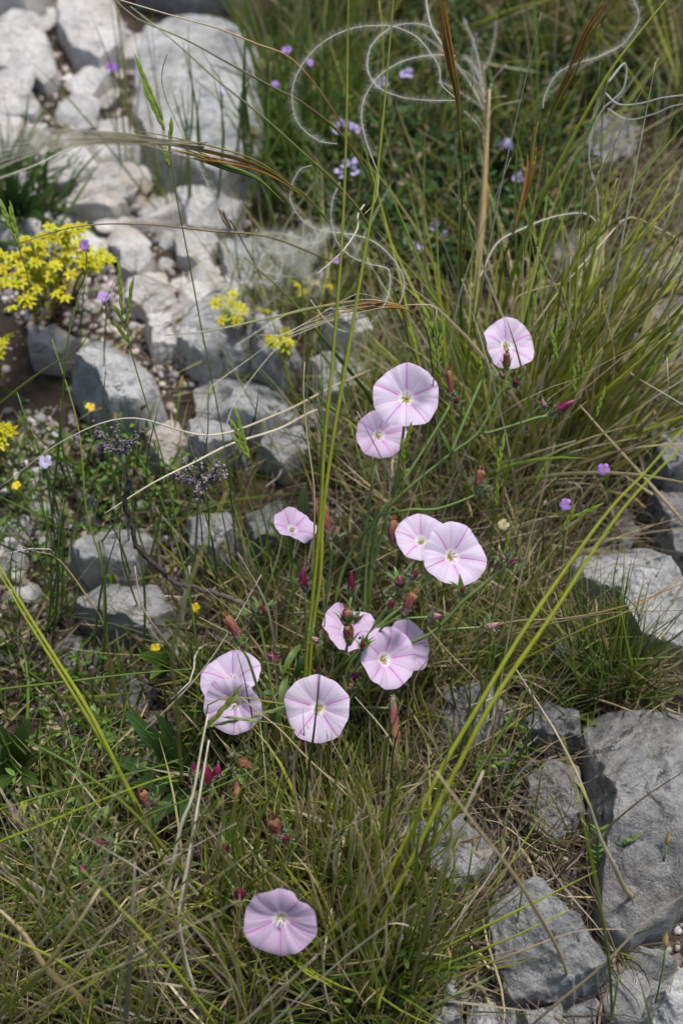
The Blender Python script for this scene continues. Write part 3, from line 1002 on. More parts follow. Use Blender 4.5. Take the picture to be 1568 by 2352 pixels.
def spindle(name, parent, base, tip, rad, col, twist=2.2, mat=None, blunt=False, wrinkle=0.0):
    base, tip = np.asarray(base, float), np.asarray(tip, float)
    ax_ = tip - base
    ln = np.linalg.norm(ax_)
    x, y, z = frame(ax_)
    ns, na = 18, 20
    s = np.linspace(0, 1, ns)
    if blunt:
        pr = .55 + .45 * np.sin(np.clip(s * 1.1, 0, 1) * np.pi * .6)
        pr[-2:] *= [.85, .45]
    else:
        pr = (np.sin(np.clip(s, 0, 1) ** .75 * np.pi) ** .8) * .95 + .12 * (1 - s)
        pr[-1] = .02
    a = np.linspace(0, 2 * np.pi, na, endpoint=False)
    S, A = np.meshgrid(s, a, indexing='ij')
    rr = rad * pr[:, None] * (1 + .13 * np.abs(np.sin(2.5 * A + S * twist * 2.5)) - .06)
    if wrinkle:
        rr = rr * (1 + wrinkle * fbm(np.stack([np.cos(A) * 2, np.sin(A) * 2, S * 2.5 + rng.uniform(0, 50)], -1), 3, int(rng.integers(99))))
    bend = (S * (1 - S))[..., None] * (x * rng.normal() + y * rng.normal()) * ln * .18
    v = base + S[..., None] * ax_ + bend + (rr * np.cos(A))[..., None] * x + (rr * np.sin(A))[..., None] * y
    i = np.arange(ns - 1)[:, None] * na
    j = np.arange(na)[None]
    k = (j + 1) % na
    f = np.stack([i + j, i + k, i + k + na, i + j + na], -1).reshape(-1, 4)
    cap = ((ns - 1) * na + np.arange(na))[None]
    c = np.asarray(col, float)
    if c.ndim == 1:
        c = np.stack([c, c])
    s_ = np.linspace(0, 1, len(c))
    cc = np.stack([np.interp(s, s_, c[:, q]) for q in range(3)], 1)
    cc = np.repeat(cc, na, 0) * (.75 + .5 * np.abs(np.sin(2.5 * A + S * twist * 2.5))).reshape(-1, 1)
    m = MB()
    m.add(v, [f, cap], cc)
    return m.build(name, mat or M_BUD, parent, base)


def bud(t, bx, by, tx, ty, d, rpx=9, kind='bud', size=.0065, lift=.004, n=6):
    """bud at picture points base -> tip, standing up a little towards the light"""
    b = P(bx, by, d)
    tx, ty = bx + (tx - bx) * 1.36, by + (ty - by) * 1.36
    tp = P(tx, ty, d - lift)
    rad = 1.22 * rpx * d / FPX
    if kind == 'bud':
        o = spindle('bud', t, b, tp, rad, [lerp(BUDL, STEMC, .35), BUD, BUD, BUDL], mat=M_BUD)
    elif kind == 'pale':
        o = spindle('bud', t, b, tp, rad, [STEMC, (.36, .17, .17), (.36, .12, .17)], mat=M_BUD)
    else:
        o = spindle('wilted_flower', t, b, tp, rad, [(.32, .22, .17), (.19, .055, .058), (.21, .075, .055), (.28, .13, .07)], twist=3.5, mat=M_WILT, blunt=True, wrinkle=.45)
        m = MB()
        for q in range(9):
            a = q * .7
            dr = unit(tp - b) + .7 * np.array([math.cos(a), math.sin(a), .2])
            m.strip(spline([tp - unit(tp - b) * rad, tp + dr * rad * .5, tp + dr * rad * .8 + rng.normal(size=3) * rad * .3], 4), np.array([.7, .8, .5, .1]) * rad, (.20, .09, .05))
        m.build('curled_tip', M_WILT, o, tp)
    calyx(o, b, unit(tp - b) + .05, size, n=n)
    return o


def leaf_obj(t, p0, dirv, ln, wd, col=GREEN, droop=.3, nrm=None, name='leaf', mat=None):
    p0 = np.asarray(p0, float)
    dirv = unit(dirv)
    q = spline([p0, p0 + dirv * ln * .4 + np.array([0, 0, ln * .06]), p0 + dirv * ln * .75 + np.array([0, 0, -ln * droop * .2]), p0 + dirv * ln + np.array([0, 0, -ln * droop])], 11)
    s = np.linspace(0, 1, 11)
    w_ = wd * (np.sin(np.clip(s * .93 + .05, 0, 1) * np.pi) ** .8)
    m = MB()
    m.strip(q, w_, [np.array(col) * .9, col, np.array(col) * 1.15], nrm=nrm, fold=.16)
    return m.build(name, mat or M_LEAF, t, p0)


def stem_tube(t, pts, r0, r1, col=STEMC, name='stem', hairy=True):
    m = MB()
    m.tube(pts, np.linspace(r0, r1, len(pts)) * .82, [np.array(col) * 1.1, col, np.array(col) * .85], 7)
    if hairy:
        h = int(len(pts) * 9)
        idx = rng.integers(0, len(pts) - 1, h)
        fr = rng.uniform(size=(h, 1))
        rt = pts[idx] * (1 - fr) + pts[idx + 1] * fr
        m.hairs(rt, rng.normal(size=(h, 3)), rng.uniform(.0008, .0018, h), .00009, (.42, .46, .32))
    return m.build(name, M_STEM, t)


def flower(t, cx, cy, tx, ty, Rpx, d, seed, tone, folds=(), wav=.05, rot=None, calyx_dir=None):
    """corolla disc centred at (cx,cy); the throat shows at (tx,ty), which gives the way it faces"""
    R = Rpx * d / FPX
    ox, oy = (cx - tx) / (.40 * Rpx), (cy - ty) / (.40 * Rpx)
    mag = math.hypot(ox, oy)
    if mag > .72:
        ox, oy = ox * .72 / mag, oy * .72 / mag
    n = RIGHT * ox - UP * oy - FWD * math.sqrt(max(.05, 1 - ox * ox - oy * oy))
    c = P(cx, cy, d)
    m, pet, (x, y, z), throat, D = corolla(c, n, R, seed, tone, folds, rot if rot is not None else random.uniform(0, 1.2), wav)
    o = m.build('flower', M_PETAL, t, throat)
    at = o.data.color_attributes.new('petal', 'FLOAT_COLOR', 'POINT')
    at.data.foreach_set('color', pet.ravel().astype(np.float32))
    # five stamens with mauve anthers and a forked stigma
    for k in range(5):
        a = 2 * math.pi * k / 5 + seed
        b = throat + (math.cos(a) * x + math.sin(a) * y) * R * .04 - z * R * .1
        tip = throat + (math.cos(a) * x + math.sin(a) * y) * R * (.08 + .05 * rng.uniform()) + z * R * (.13 + .10 * rng.uniform()) + np.array([0, 0, R * .05])
        s_ = MB()
        s_.tube(spline([b, (b + tip) / 2 + rng.normal(size=3) * R * .01, tip], 6), np.linspace(.00028, .00018, 6), (.82, .76, .80), 5)
        s_.ball(tip, R * .022, (.44, .20, .40), axis=z + x * rng.normal() * .5 + y * rng.normal() * .5, stretch=1.9, seg=7, rings=6)
        s_.build('stamen', M_PUR, o, b)
    s_ = MB()
    for q in (-1, 1):
        s_.tube(spline([throat - z * R * .1, throat + z * R * .16, throat + z * R * .24 + x * q * R * .03, throat + z * R * .31 + x * q * R * .07], 8), .0003, (.88, .82, .88), 5)
    s_.build('stigma', M_PUR, o, throat)
    s_ = MB()
    a = np.linspace(0, 2 * np.pi, 13)
    s_.tube(np.array([throat - z * R * .02 + (math.cos(q) * x + math.sin(q) * y) * R * .062 for q in a]), R * .020, (.80, .70, .10), 6)
    s_.build('throat', M_YEL, o, throat)
    cb = throat - z * R * .38
    calyx(o, cb, z, R * .42, spread=.35)
    return o, cb, z


ROOT = (760, 1790)
BLAB = 'bindweed stem '


def bindweed(label, root):
    g = G(*root)
    g[2] = float(ground_h(g[0], g[1]))
    return thing('bindweed_stem', label, 'bindweed', g, 'flowering bindweed stems')


def to_ground(pts_px, d0, root, tail=()):
    return path(list(pts_px) + list(tail) + [root], d0, 'g')


# --- the tall branching stem with a flower, hairy bud clusters and a magenta bud on side arms
t = bindweed('tall forked bindweed stem with one pale flower, hairy bud clusters and a long magenta bud', (800, 1560))
main = to_ground([(1176, 890), (1146, 903), (1099, 993), (1034, 1043), (914, 1143), (810, 1262)], .735, (800, 1560), [(770, 1400)])
stem_tube(t, main, .0010, .0015)
o, cb, z = flower(t, 1170, 784, 1163, 793, 64, .745, 3, .25, [(2.4, .5, .04, -.12)], rot=.5)
stem_tube(t, spline([cb, P(1129, 823, .755), P(1098, 890, .75), P(1069, 958, .748), P(1036, 1038, .748)], 26), .0010, .0012, name='branch')
stem_tube(t, path([(1255, 955), (1249, 954), (1184, 975), (1109, 997), (1099, 993)], .735, .742), .0010, .0011, name='branch')
bud(t, 1262, 952, 1306, 927, .735, 9, size=.0085, n=9)
bud(t, 1250, 938, 1246, 922, .735, 5, 'pale', .006)
bud(t, 1162, 848, 1163, 820, .735, 6, 'wilted', .007)
bud(t, 1180, 888, 1179, 876, .735, 6, 'bud', .0095, .008, 10)
bud(t, 1156, 868, 1150, 855, .735, 4, 'pale', .006)
leaf_obj(t, P(1142, 885, .737), P(1128, 845, .735) - P(1142, 885, .737), .013, .0017)
leaf_obj(t, P(1108, 996, .74), P(1106, 972, .735) - P(1108, 996, .74), .008, .002)
leaf_obj(t, P(1034, 1040, .746), P(1010, 985, .74) - P(1034, 1040, .746), .017, .0024, droop=.1)

# --- pair in front of each other under it
t = bindweed('bindweed stem whose wide open pale flower overlaps the pinker flower behind it', (820, 1600))
o, cb, z = flower(t, 933, 907, 934, 913, 76, .705, 5, .15, wav=.03, rot=1.55)
stem_tube(t, np.vstack([spline([cb, P(925, 1000, .745), P(905, 1133, .77)], 14), to_ground([(905, 1140), (850, 1330)], .772, (820, 1600))]), .0010, .0014)
leaf_obj(t, P(905, 1120, .77), (.3, .2, .5), .02, .003)
t = bindweed('bindweed stem carrying a pink flower tucked behind the wide open pale flower', (790, 1590))
o, cb, z = flower(t, 877, 996, 868, 999, 60, .755, 6, .62, rot=.2)
stem_tube(t, np.vstack([spline([cb, P(860, 1060, .79), P(845, 1180, .79)], 14), to_ground([(844, 1186), (815, 1380)], .79, (790, 1590))]), .0010, .0014)

t = bindweed('bindweed stem with a red wilted flower beside the overlapping pair', (840, 1610))
stem_tube(t, to_ground([(1034, 925), (1024, 948), (969, 1038), (909, 1133), (860, 1230)], .765, (840, 1610)), .0010, .0014)
bud(t, 1034, 918, 1030, 868, .765, 7, 'wilted', .007)
bud(t, 1044, 925, 1050, 915, .765, 5, 'bud', .006)

t = bindweed('low arching bindweed stem ending in a rusty wilted flower with hairy calyx', (830, 1590))
stem_tube(t, to_ground([(1096, 1133), (1079, 1143), (999, 1170), (924, 1174), (850, 1230)], .735, (830, 1590)), .0009, .0013)
bud(t, 1094, 1130, 1102, 1092, .735, 8, 'wilted', .009, n=9)
bud(t, 1110, 1130, 1118, 1120, .735, 3, 'pale', .006)

# --- ragged flower on the left
t = bindweed('bindweed stem with a small ragged cupped flower', (690, 1560))
o, cb, z = flower(t, 676, 1205, 668, 1222, 51, .735, 9, .7, [(2.3, .35, .18, .12), (.9, .25, .12, .25), (4.5, .8, .12, .05)], wav=.12, rot=.9)
stem_tube(t, np.vstack([spline([cb, P(672, 1290, .77), P(672, 1340, .775)], 10), to_ground([(672, 1346)], .776, (690, 1560), [(680, 1450)])]), .0009, .0013)
t = bindweed('upright bindweed stem topped by one dark pink wilted flower', (745, 1600))
stem_tube(t, to_ground([(758, 1243), (762, 1266), (755, 1326), (748, 1400)], .72, (745, 1600)), .0010, .0014)
bud(t, 758, 1240, 742, 1180, .72, 11, 'wilted', .0075, n=10)
bud(t, 772, 1240, 780, 1215, .72, 3, 'pale', .006)

# --- double flower on the right
t = bindweed('bindweed stem with a big pale flower facing out over its leafy bud cluster', (850, 1760))
o, cb, z = flower(t, 1046, 1273, 1036, 1280, 76, .70, 12, .12, [(3.2, .4, .02, -.08)], wav=.03, rot=1.1)
stem_tube(t, np.vstack([spline([cb, P(1000, 1310, .74), P(949, 1371, .745)], 12), to_ground([(945, 1378), (884, 1425), (840, 1480)], .745, (850, 1760), [(815, 1560)])]), .0011, .0015)
t = bindweed('bindweed stem with a half hidden flower beside a red wilted one', (850, 1745))
o, cb, z = flower(t, 966, 1233, 968, 1246, 61, .735, 13, .2, rot=.3)
stem_tube(t, np.vstack([spline([cb, P(950, 1300, .765), P(925, 1350, .77)], 10), to_ground([(923, 1355), (868, 1430)], .77, (850, 1745), [(820, 1550)])]), .0010, .0014)
bud(t, 903, 1250, 904, 1208, .745, 7, 'wilted', .006)
t = bindweed('long slanting bindweed stem under the double flowers with three hairy bud clusters', (800, 1780))
stem_tube(t, to_ground([(1172, 1298), (1146, 1313), (1094, 1356), (1059, 1385), (999, 1448), (944, 1476), (850, 1520)], .69, (800, 1780), [(800, 1580)]), .0011, .0017)
bud(t, 1165, 1303, 1182, 1288, .69, 6, 'bud', .008)
bud(t, 1160, 1290, 1152, 1276, .69, 4, 'pale', .008)
bud(t, 1060, 1366, 1062, 1352, .685, 5, 'bud', .010, n=9)
stem_tube(t, path([(1100, 1441), (1050, 1444), (1005, 1448)], .70, .70), .0008, .001, name='branch')
bud(t, 1108, 1440, 1136, 1432, .70, 7, 'pale', .009, n=9)
leaf_obj(t, P(1008, 1448, .70), P(1006, 1420, .695) - P(1008, 1448, .70), .009, .002)

t = bindweed('short bindweed stem crowned by a round magenta bud among hairy sepals', (800, 1770))
stem_tube(t, to_ground([(918, 1345), (905, 1372), (866, 1426), (835, 1480)], .70, (800, 1770), [(790, 1570)]), .0009, .0013)
bud(t, 920, 1347, 917, 1328, .70, 10, 'bud', .010, n=10)
bud(t, 940, 1330, 953, 1314, .70, 7, 'bud', .007)
bud(t, 895, 1405, 902, 1386, .70, 6, 'bud', .007)
t = bindweed('bindweed stem with a brown wilted flower leaning over the twin pink flowers', (790, 1775))
stem_tube(t, to_ground([(928, 1408), (904, 1424), (870, 1450)], .69, (790, 1775), [(800, 1580)]), .0009, .0013)
bud(t, 927, 1410, 945, 1375, .69, 9, 'wilted', .007)
stem_tube(t, path([(985, 1416), (974, 1418), (930, 1420), (904, 1424)], .69, .692), .0007, .0008, name='branch')
bud(t, 984, 1416, 1006, 1414, .69, 6, 'pale', .007)

# --- three in the middle
t = bindweed('bindweed stem with a pink flower half covered by rusty wilted flowers', (745, 1770))
o, cb, z = flower(t, 803, 1438, 790, 1468, 64, .735, 17, .75, [(2.0, .35, .08, .12)], wav=.07, rot=.8)
stem_tube(t, np.vstack([spline([cb, P(775, 1530, .765), P(765, 1580, .77)], 10), to_ground([(764, 1586)], .77, (745, 1770))]), .0010, .0014)
t = bindweed('bindweed stem with two rusty wilted flowers standing before the pink petals', (740, 1775))
stem_tube(t, to_ground([(799, 1470), (790, 1515), (760, 1570)], .69, (740, 1775)), .0009, .0014)
bud(t, 802, 1480, 800, 1448, .69, 8, 'wilted', .008)
bud(t, 797, 1440, 795, 1410, .69, 8, 'wilted', .010, n=9)
bud(t, 812, 1430, 816, 1420, .69, 5, 'bud', .008)
bud(t, 832, 1492, 834, 1478, .69, 5, 'bud', .008, n=9)
stem_tube(t, path([(830, 1495), (814, 1501), (784, 1530)], .69, .70), .0007, .001, name='branch')
leaf_obj(t, P(770, 1500, .7), P(800, 1498, .69) - P(770, 1500, .7), .014, .0026)
t = bindweed('bindweed stem whose folded lilac flower stands in front of its neighbour', (770, 1790))
o, cb, z = flower(t, 895, 1510, 880, 1517, 74, .70, 19, .55, [(5.35, .30, .12, .16), (.3, .3, .03, -.05)], wav=.06, rot=1.45)
stem_tube(t, np.vstack([spline([cb, P(850, 1545, .735), P(800, 1610, .75)], 12), to_ground([(797, 1615)], .75, (770, 1790))]), .0011, .0015)
t = bindweed('bindweed stem with a lilac flower tucked behind the folded flower', (780, 1790))
o, cb, z = flower(t, 940, 1480, 925, 1490, 63, .725, 20, .5, [(1.9, .4, .05, .08)], wav=.05, rot=.35)
stem_tube(t, np.vstack([spline([cb, P(900, 1540, .76), P(850, 1610, .77)], 12), to_ground([(846, 1616)], .77, (780, 1790))]), .0010, .0014)

t = bindweed('sideways bindweed stem with a long drooping hairy wilted flower', (740, 1790))
stem_tube(t, to_ground([(902, 1628), (884, 1626), (804, 1628), (770, 1660)], .70, (740, 1790)), .0009, .0013)
bud(t, 903, 1600, 908, 1672, .695, 8, 'wilted', .006)
bud(t, 905, 1590, 900, 1575, .71, 5, 'pale', .009, n=9)
t = bindweed('short bindweed stem with a red bud just above the round flat flower', (745, 1790))
stem_tube(t, to_ground([(800, 1566), (780, 1600)], .705, (745, 1790), [(760, 1660)]), .0009, .0013)
bud(t, 800, 1565, 820, 1549, .705, 7, 'bud', .007)
bud(t, 803, 1592, 806, 1574, .705, 5, 'wilted', .009)

# --- left pair
t = bindweed('bindweed stem with a pale flower rising behind the beetle flower', (600, 1830))
o, cb, z = flower(t, 527, 1552, 535, 1572, 73, .715, 23, .22, [(.9, .3, .03, .04)], wav=.04, rot=.25)
stem_tube(t, np.vstack([spline([cb, P(545, 1650, .75), P(570, 1720, .76)], 10), to_ground([(572, 1726)], .76, (600, 1830))]), .0010, .0014)
t = bindweed('bindweed stem with a pale flower that holds a small dark beetle', (590, 1840))
o, cb, z = flower(t, 535, 1623, 540, 1618, 68, .69, 24, .3, [(2.2, .22, -.05, .05)], wav=.05, rot=.95)
stem_tube(t, np.vstack([spline([cb, P(555, 1700, .735), P(570, 1750, .75)], 10), to_ground([(572, 1756)], .75, (590, 1840))]), .0010, .0014)
FL11 = z
t = bindweed('upright bindweed stem with a brown tubular wilted flower above the beetle pair', (610, 1820))
stem_tube(t, to_ground([(556, 1490), (565, 1500), (590, 1576), (606, 1650)], .685, (610, 1820)), .0009, .0013)
bud(t, 553, 1480, 528, 1433, .685, 9, 'wilted', .0075, n=9)
bud(t, 558, 1493, 557, 1484, .683, 4, 'bud', .006)
t = bindweed('leafy bindweed stem with one small dark red bud', (640, 1800))
stem_tube(t, to_ground([(582, 1420), (597, 1440), (607, 1490), (622, 1580)], .715, (640, 1800)), .0009, .0013)
bud(t, 598, 1412, 600, 1393, .715, 6, 'bud', .009, n=9)
bud(t, 580, 1418, 570, 1405, .715, 4, 'pale', .010, n=9)
t = bindweed('bindweed stem with a crimson bud nodding sideways among lance shaped leaves', (660, 1790))
stem_tube(t, to_ground([(640, 1520), (650, 1560), (665, 1640)], .715, (660, 1790)), .0008, .0013)
bud(t, 640, 1520, 619, 1507, .712, 8, 'bud', .008)
for (a, b, c_, d_) in [(640, 1560, 672, 1600), (660, 1550, 645, 1600), (690, 1480, 655, 1530), (668, 1590, 640, 1640), (680, 1560, 700, 1490), (655, 1600, 610, 1590)]:
    leaf_obj(t, P(a, b, .725), P(c_, d_, .715) - P(a, b, .725), .020, .0042, DGREEN if a % 3 else GREEN)
t = bindweed('erect bindweed stem with a pointed magenta bud', (700, 1700))
stem_tube(t, to_ground([(700, 1362), (702, 1420), (704, 1500)], .71, (700, 1700)), .0009, .0013)
bud(t, 700, 1358, 698, 1316, .71, 8, 'bud', .0085, n=10)
t = bindweed('slim bindweed stem with a narrow crimson bud above the rusty pair', (760, 1720))
stem_tube(t, to_ground([(806, 1372), (795, 1430), (775, 1520)], .735, (760, 1720)), .0008, .0012)
bud(t, 806, 1365, 807, 1326, .735, 6, 'bud', .007, n=8)
t = bindweed('bindweed stem with tiny crimson buds behind the round flat flower', (720, 1760))
stem_tube(t, to_ground([(703, 1528), (712, 1600)], .735, (720, 1760)), .0008, .0012)
bud(t, 703, 1526, 701, 1506, .735, 5, 'bud', .006)
bud(t, 733, 1556, 732, 1536, .72, 5, 'bud', .006)
bud(t, 735, 1475, 720, 1466, .70, 6, 'pale', .008)

# --- round flat flower and bottom flower
t = bindweed('bindweed stem with the round flat flower crossed by a dark green stalk', (700, 1870))
o, cb, z = flower(t, 728, 1626, 733, 1630, 77, .69, 27, .14, wav=.02, rot=.32)
stem_tube(t, np.vstack([spline([cb, P(720, 1720, .735), P(705, 1770, .745)], 10), to_ground([(704, 1776)], .745, (700, 1870))]), .0011, .0015)
bud(t, 702, 1725, 700, 1708, .70, 9, 'wilted', .006)
t = bindweed('separate low bindweed stem with the lilac flower nearest the dry tuft', (620, 2260))
o, cb, z = flower(t, 643, 2122, 645, 2113, 86, .60, 31, .85, [(.95, .20, .14, .10), (.55, .2, -.05, .05), (5.3, .25, .02, .12)], wav=.05, rot=.95)
stem_tube(t, np.vstack([spline([cb, P(635, 2190, .645), P(630, 2230, .665)], 8), to_ground([(629, 2236)], .67, (620, 2260))]), .0011, .0015)

# --- lower left buds
t = bindweed('bindweed stem with three glossy magenta buds side by side', (520, 1900))
stem_tube(t, to_ground([(480, 1812), (490, 1850)], .648, (520, 1900)), .0010, .0014)
bud(t, 478, 1805, 470, 1765, .645, 10, 'bud', .0085, n=9)
bud(t, 494, 1790, 500, 1764, .648, 9, 'bud', .007)
bud(t, 458, 1795, 448, 1762, .652, 8, 'bud', .007)
t = bindweed('bindweed stem with two crumpled wilted flowers beside the glossy buds', (560, 1900))
stem_tube(t, to_ground([(548, 1768), (552, 1830)], .675, (560, 1900)), .0009, .0013)
bud(t, 530, 1735, 556, 1752, .668, 9, 'wilted', .008)
bud(t, 548, 1778, 544, 1815, .668, 7, 'wilted', .007)
t = bindweed('bindweed stem lifting a brown wilted flower over the broad leaves', (370, 1990))
stem_tube(t, to_ground([(346, 1862), (356, 1910)], .655, (370, 1990)), .0009, .0013)
bud(t, 344, 1857, 330, 1828, .655, 9, 'wilted', .008, n=9)
bud(t, 356, 1848, 362, 1838, .655, 4, 'pale', .008)
t = bindweed('creeping bindweed stem with a magenta bud pointing away from the broad leaves', (330, 2010))
stem_tube(t, to_ground([(262, 1937), (300, 1950)], .647, (330, 2010)), .0009, .0012)
bud(t, 258, 1936, 227, 1934, .645, 8, 'bud', .008, n=8)
t = bindweed('long creeping bindweed stem with a red bud in a hairy cluster at its end', (480, 1975))
stem_tube(t, to_ground([(205, 2022), (240, 2031), (300, 2026), (370, 2014), (430, 1990)], .626, (480, 1975)), .0009, .0013)
bud(t, 202, 2014, 188, 1994, .625, 8, 'bud', .009, n=9)
bud(t, 225, 2020, 236, 2006, .64, 4, 'pale', .009, n=8)
t = bindweed('slanting bindweed stem with an orange brown wilted flower and two small buds', (540, 2130))
stem_tube(t, to_ground([(655, 1930), (635, 1936), (565, 1969), (525, 2000)], .64, (540, 2130), [(520, 2060)]), .0009, .0013)
bud(t, 640, 1925, 630, 1893, .64, 10, 'wilted', .007)
bud(t, 655, 1935, 661, 1922, .64, 7, 'bud', .0075)
bud(t, 520, 1960, 516, 1942, .645, 7, 'bud', .008)
t = bindweed('bindweed stem with a round magenta bud above the lowest flower', (530, 2170))
stem_tube(t, to_ground([(552, 2062), (540, 2046), (512, 2006), (505, 2040)], .64, (530, 2170), [(510, 2100)]), .0009, .0012)
bud(t, 552, 2062, 549, 2050, .638, 10, 'bud', .008, .010)

# ------------------------------------------------------------------ insects on the flowers
def beetle(name, label, c, axis, up, ln, cat):
    x, y, z = frame(axis, up)
    t = thing(name, label, cat, c)
    up = unit(up)
    m = MB()
    m.ball(c + up * ln * .22, ln * .24, (.012, .012, .014), axis, 1.6, 12, 9)
    m.ball(c + up * ln * .2 + unit(axis) * ln * .42, ln * .15, (.012, .011, .012), axis, 1.0, 10, 7)
    m.build('body', M_SHELL, t, c)
    sd_ = np.cross(unit(axis), up)
    for q in (-1, 1):
        for k in (-.22, .05, .28):
            lg = MB()
            b = c + unit(axis) * ln * k + up * ln * .15
            lg.tube([b, b + sd_ * q * ln * .3 + up * ln * .12, b + sd_ * q * ln * .45 - up * ln * .16], [ln * .03, ln * .025, ln * .015], (.01, .01, .01), 5)
            lg.build('leg', M_SHELL, t, b)
    return t


beetle('beetle', 'small black beetle sitting inside a pale bindweed flower', P(529, 1614, .703), P(540, 1608, .700) - P(529, 1614, .703), FL11, .0040, 'beetle')
beetle('ant', 'small dark ant clinging to the petal edge behind the folded flower', P(826, 1466, .712), P(832, 1460, .708) - P(826, 1466, .712), -FWD + UP * .3, .0034, 'ant')
# ------------------------------------------------------------------ individual stalks and blades
def stalk(px, da, db, wpx, cols, label, cat='grass stalk', group='long grass stalks', name='grass_stalk', taper=.35, mat=None, nodes=()):
    """one culm: rounded tube from its tip (first point) to its foot (last point)"""
    pts = path(px, da, db, ease=2.2 if len(px) > 3 else 1.4)
    dm = .7
    n = len(pts)
    s = np.linspace(0, 1, n)
    r = wpx * 1.25 * .5 * dm / FPX * (taper + (1 - taper) * np.clip(s * 2.2, 0, 1))
    for q in nodes:
        r = r * (1 + .35 * np.exp(-((s - q) / .008) ** 2))
    m = MB()
    m.tube(pts, r, cols if np.ndim(cols[0]) else [cols, cols], 6, .75)
    o = m.build(name, mat or M_GRASS, origin=pts[-1])
    return tag(o, label, cat, group)


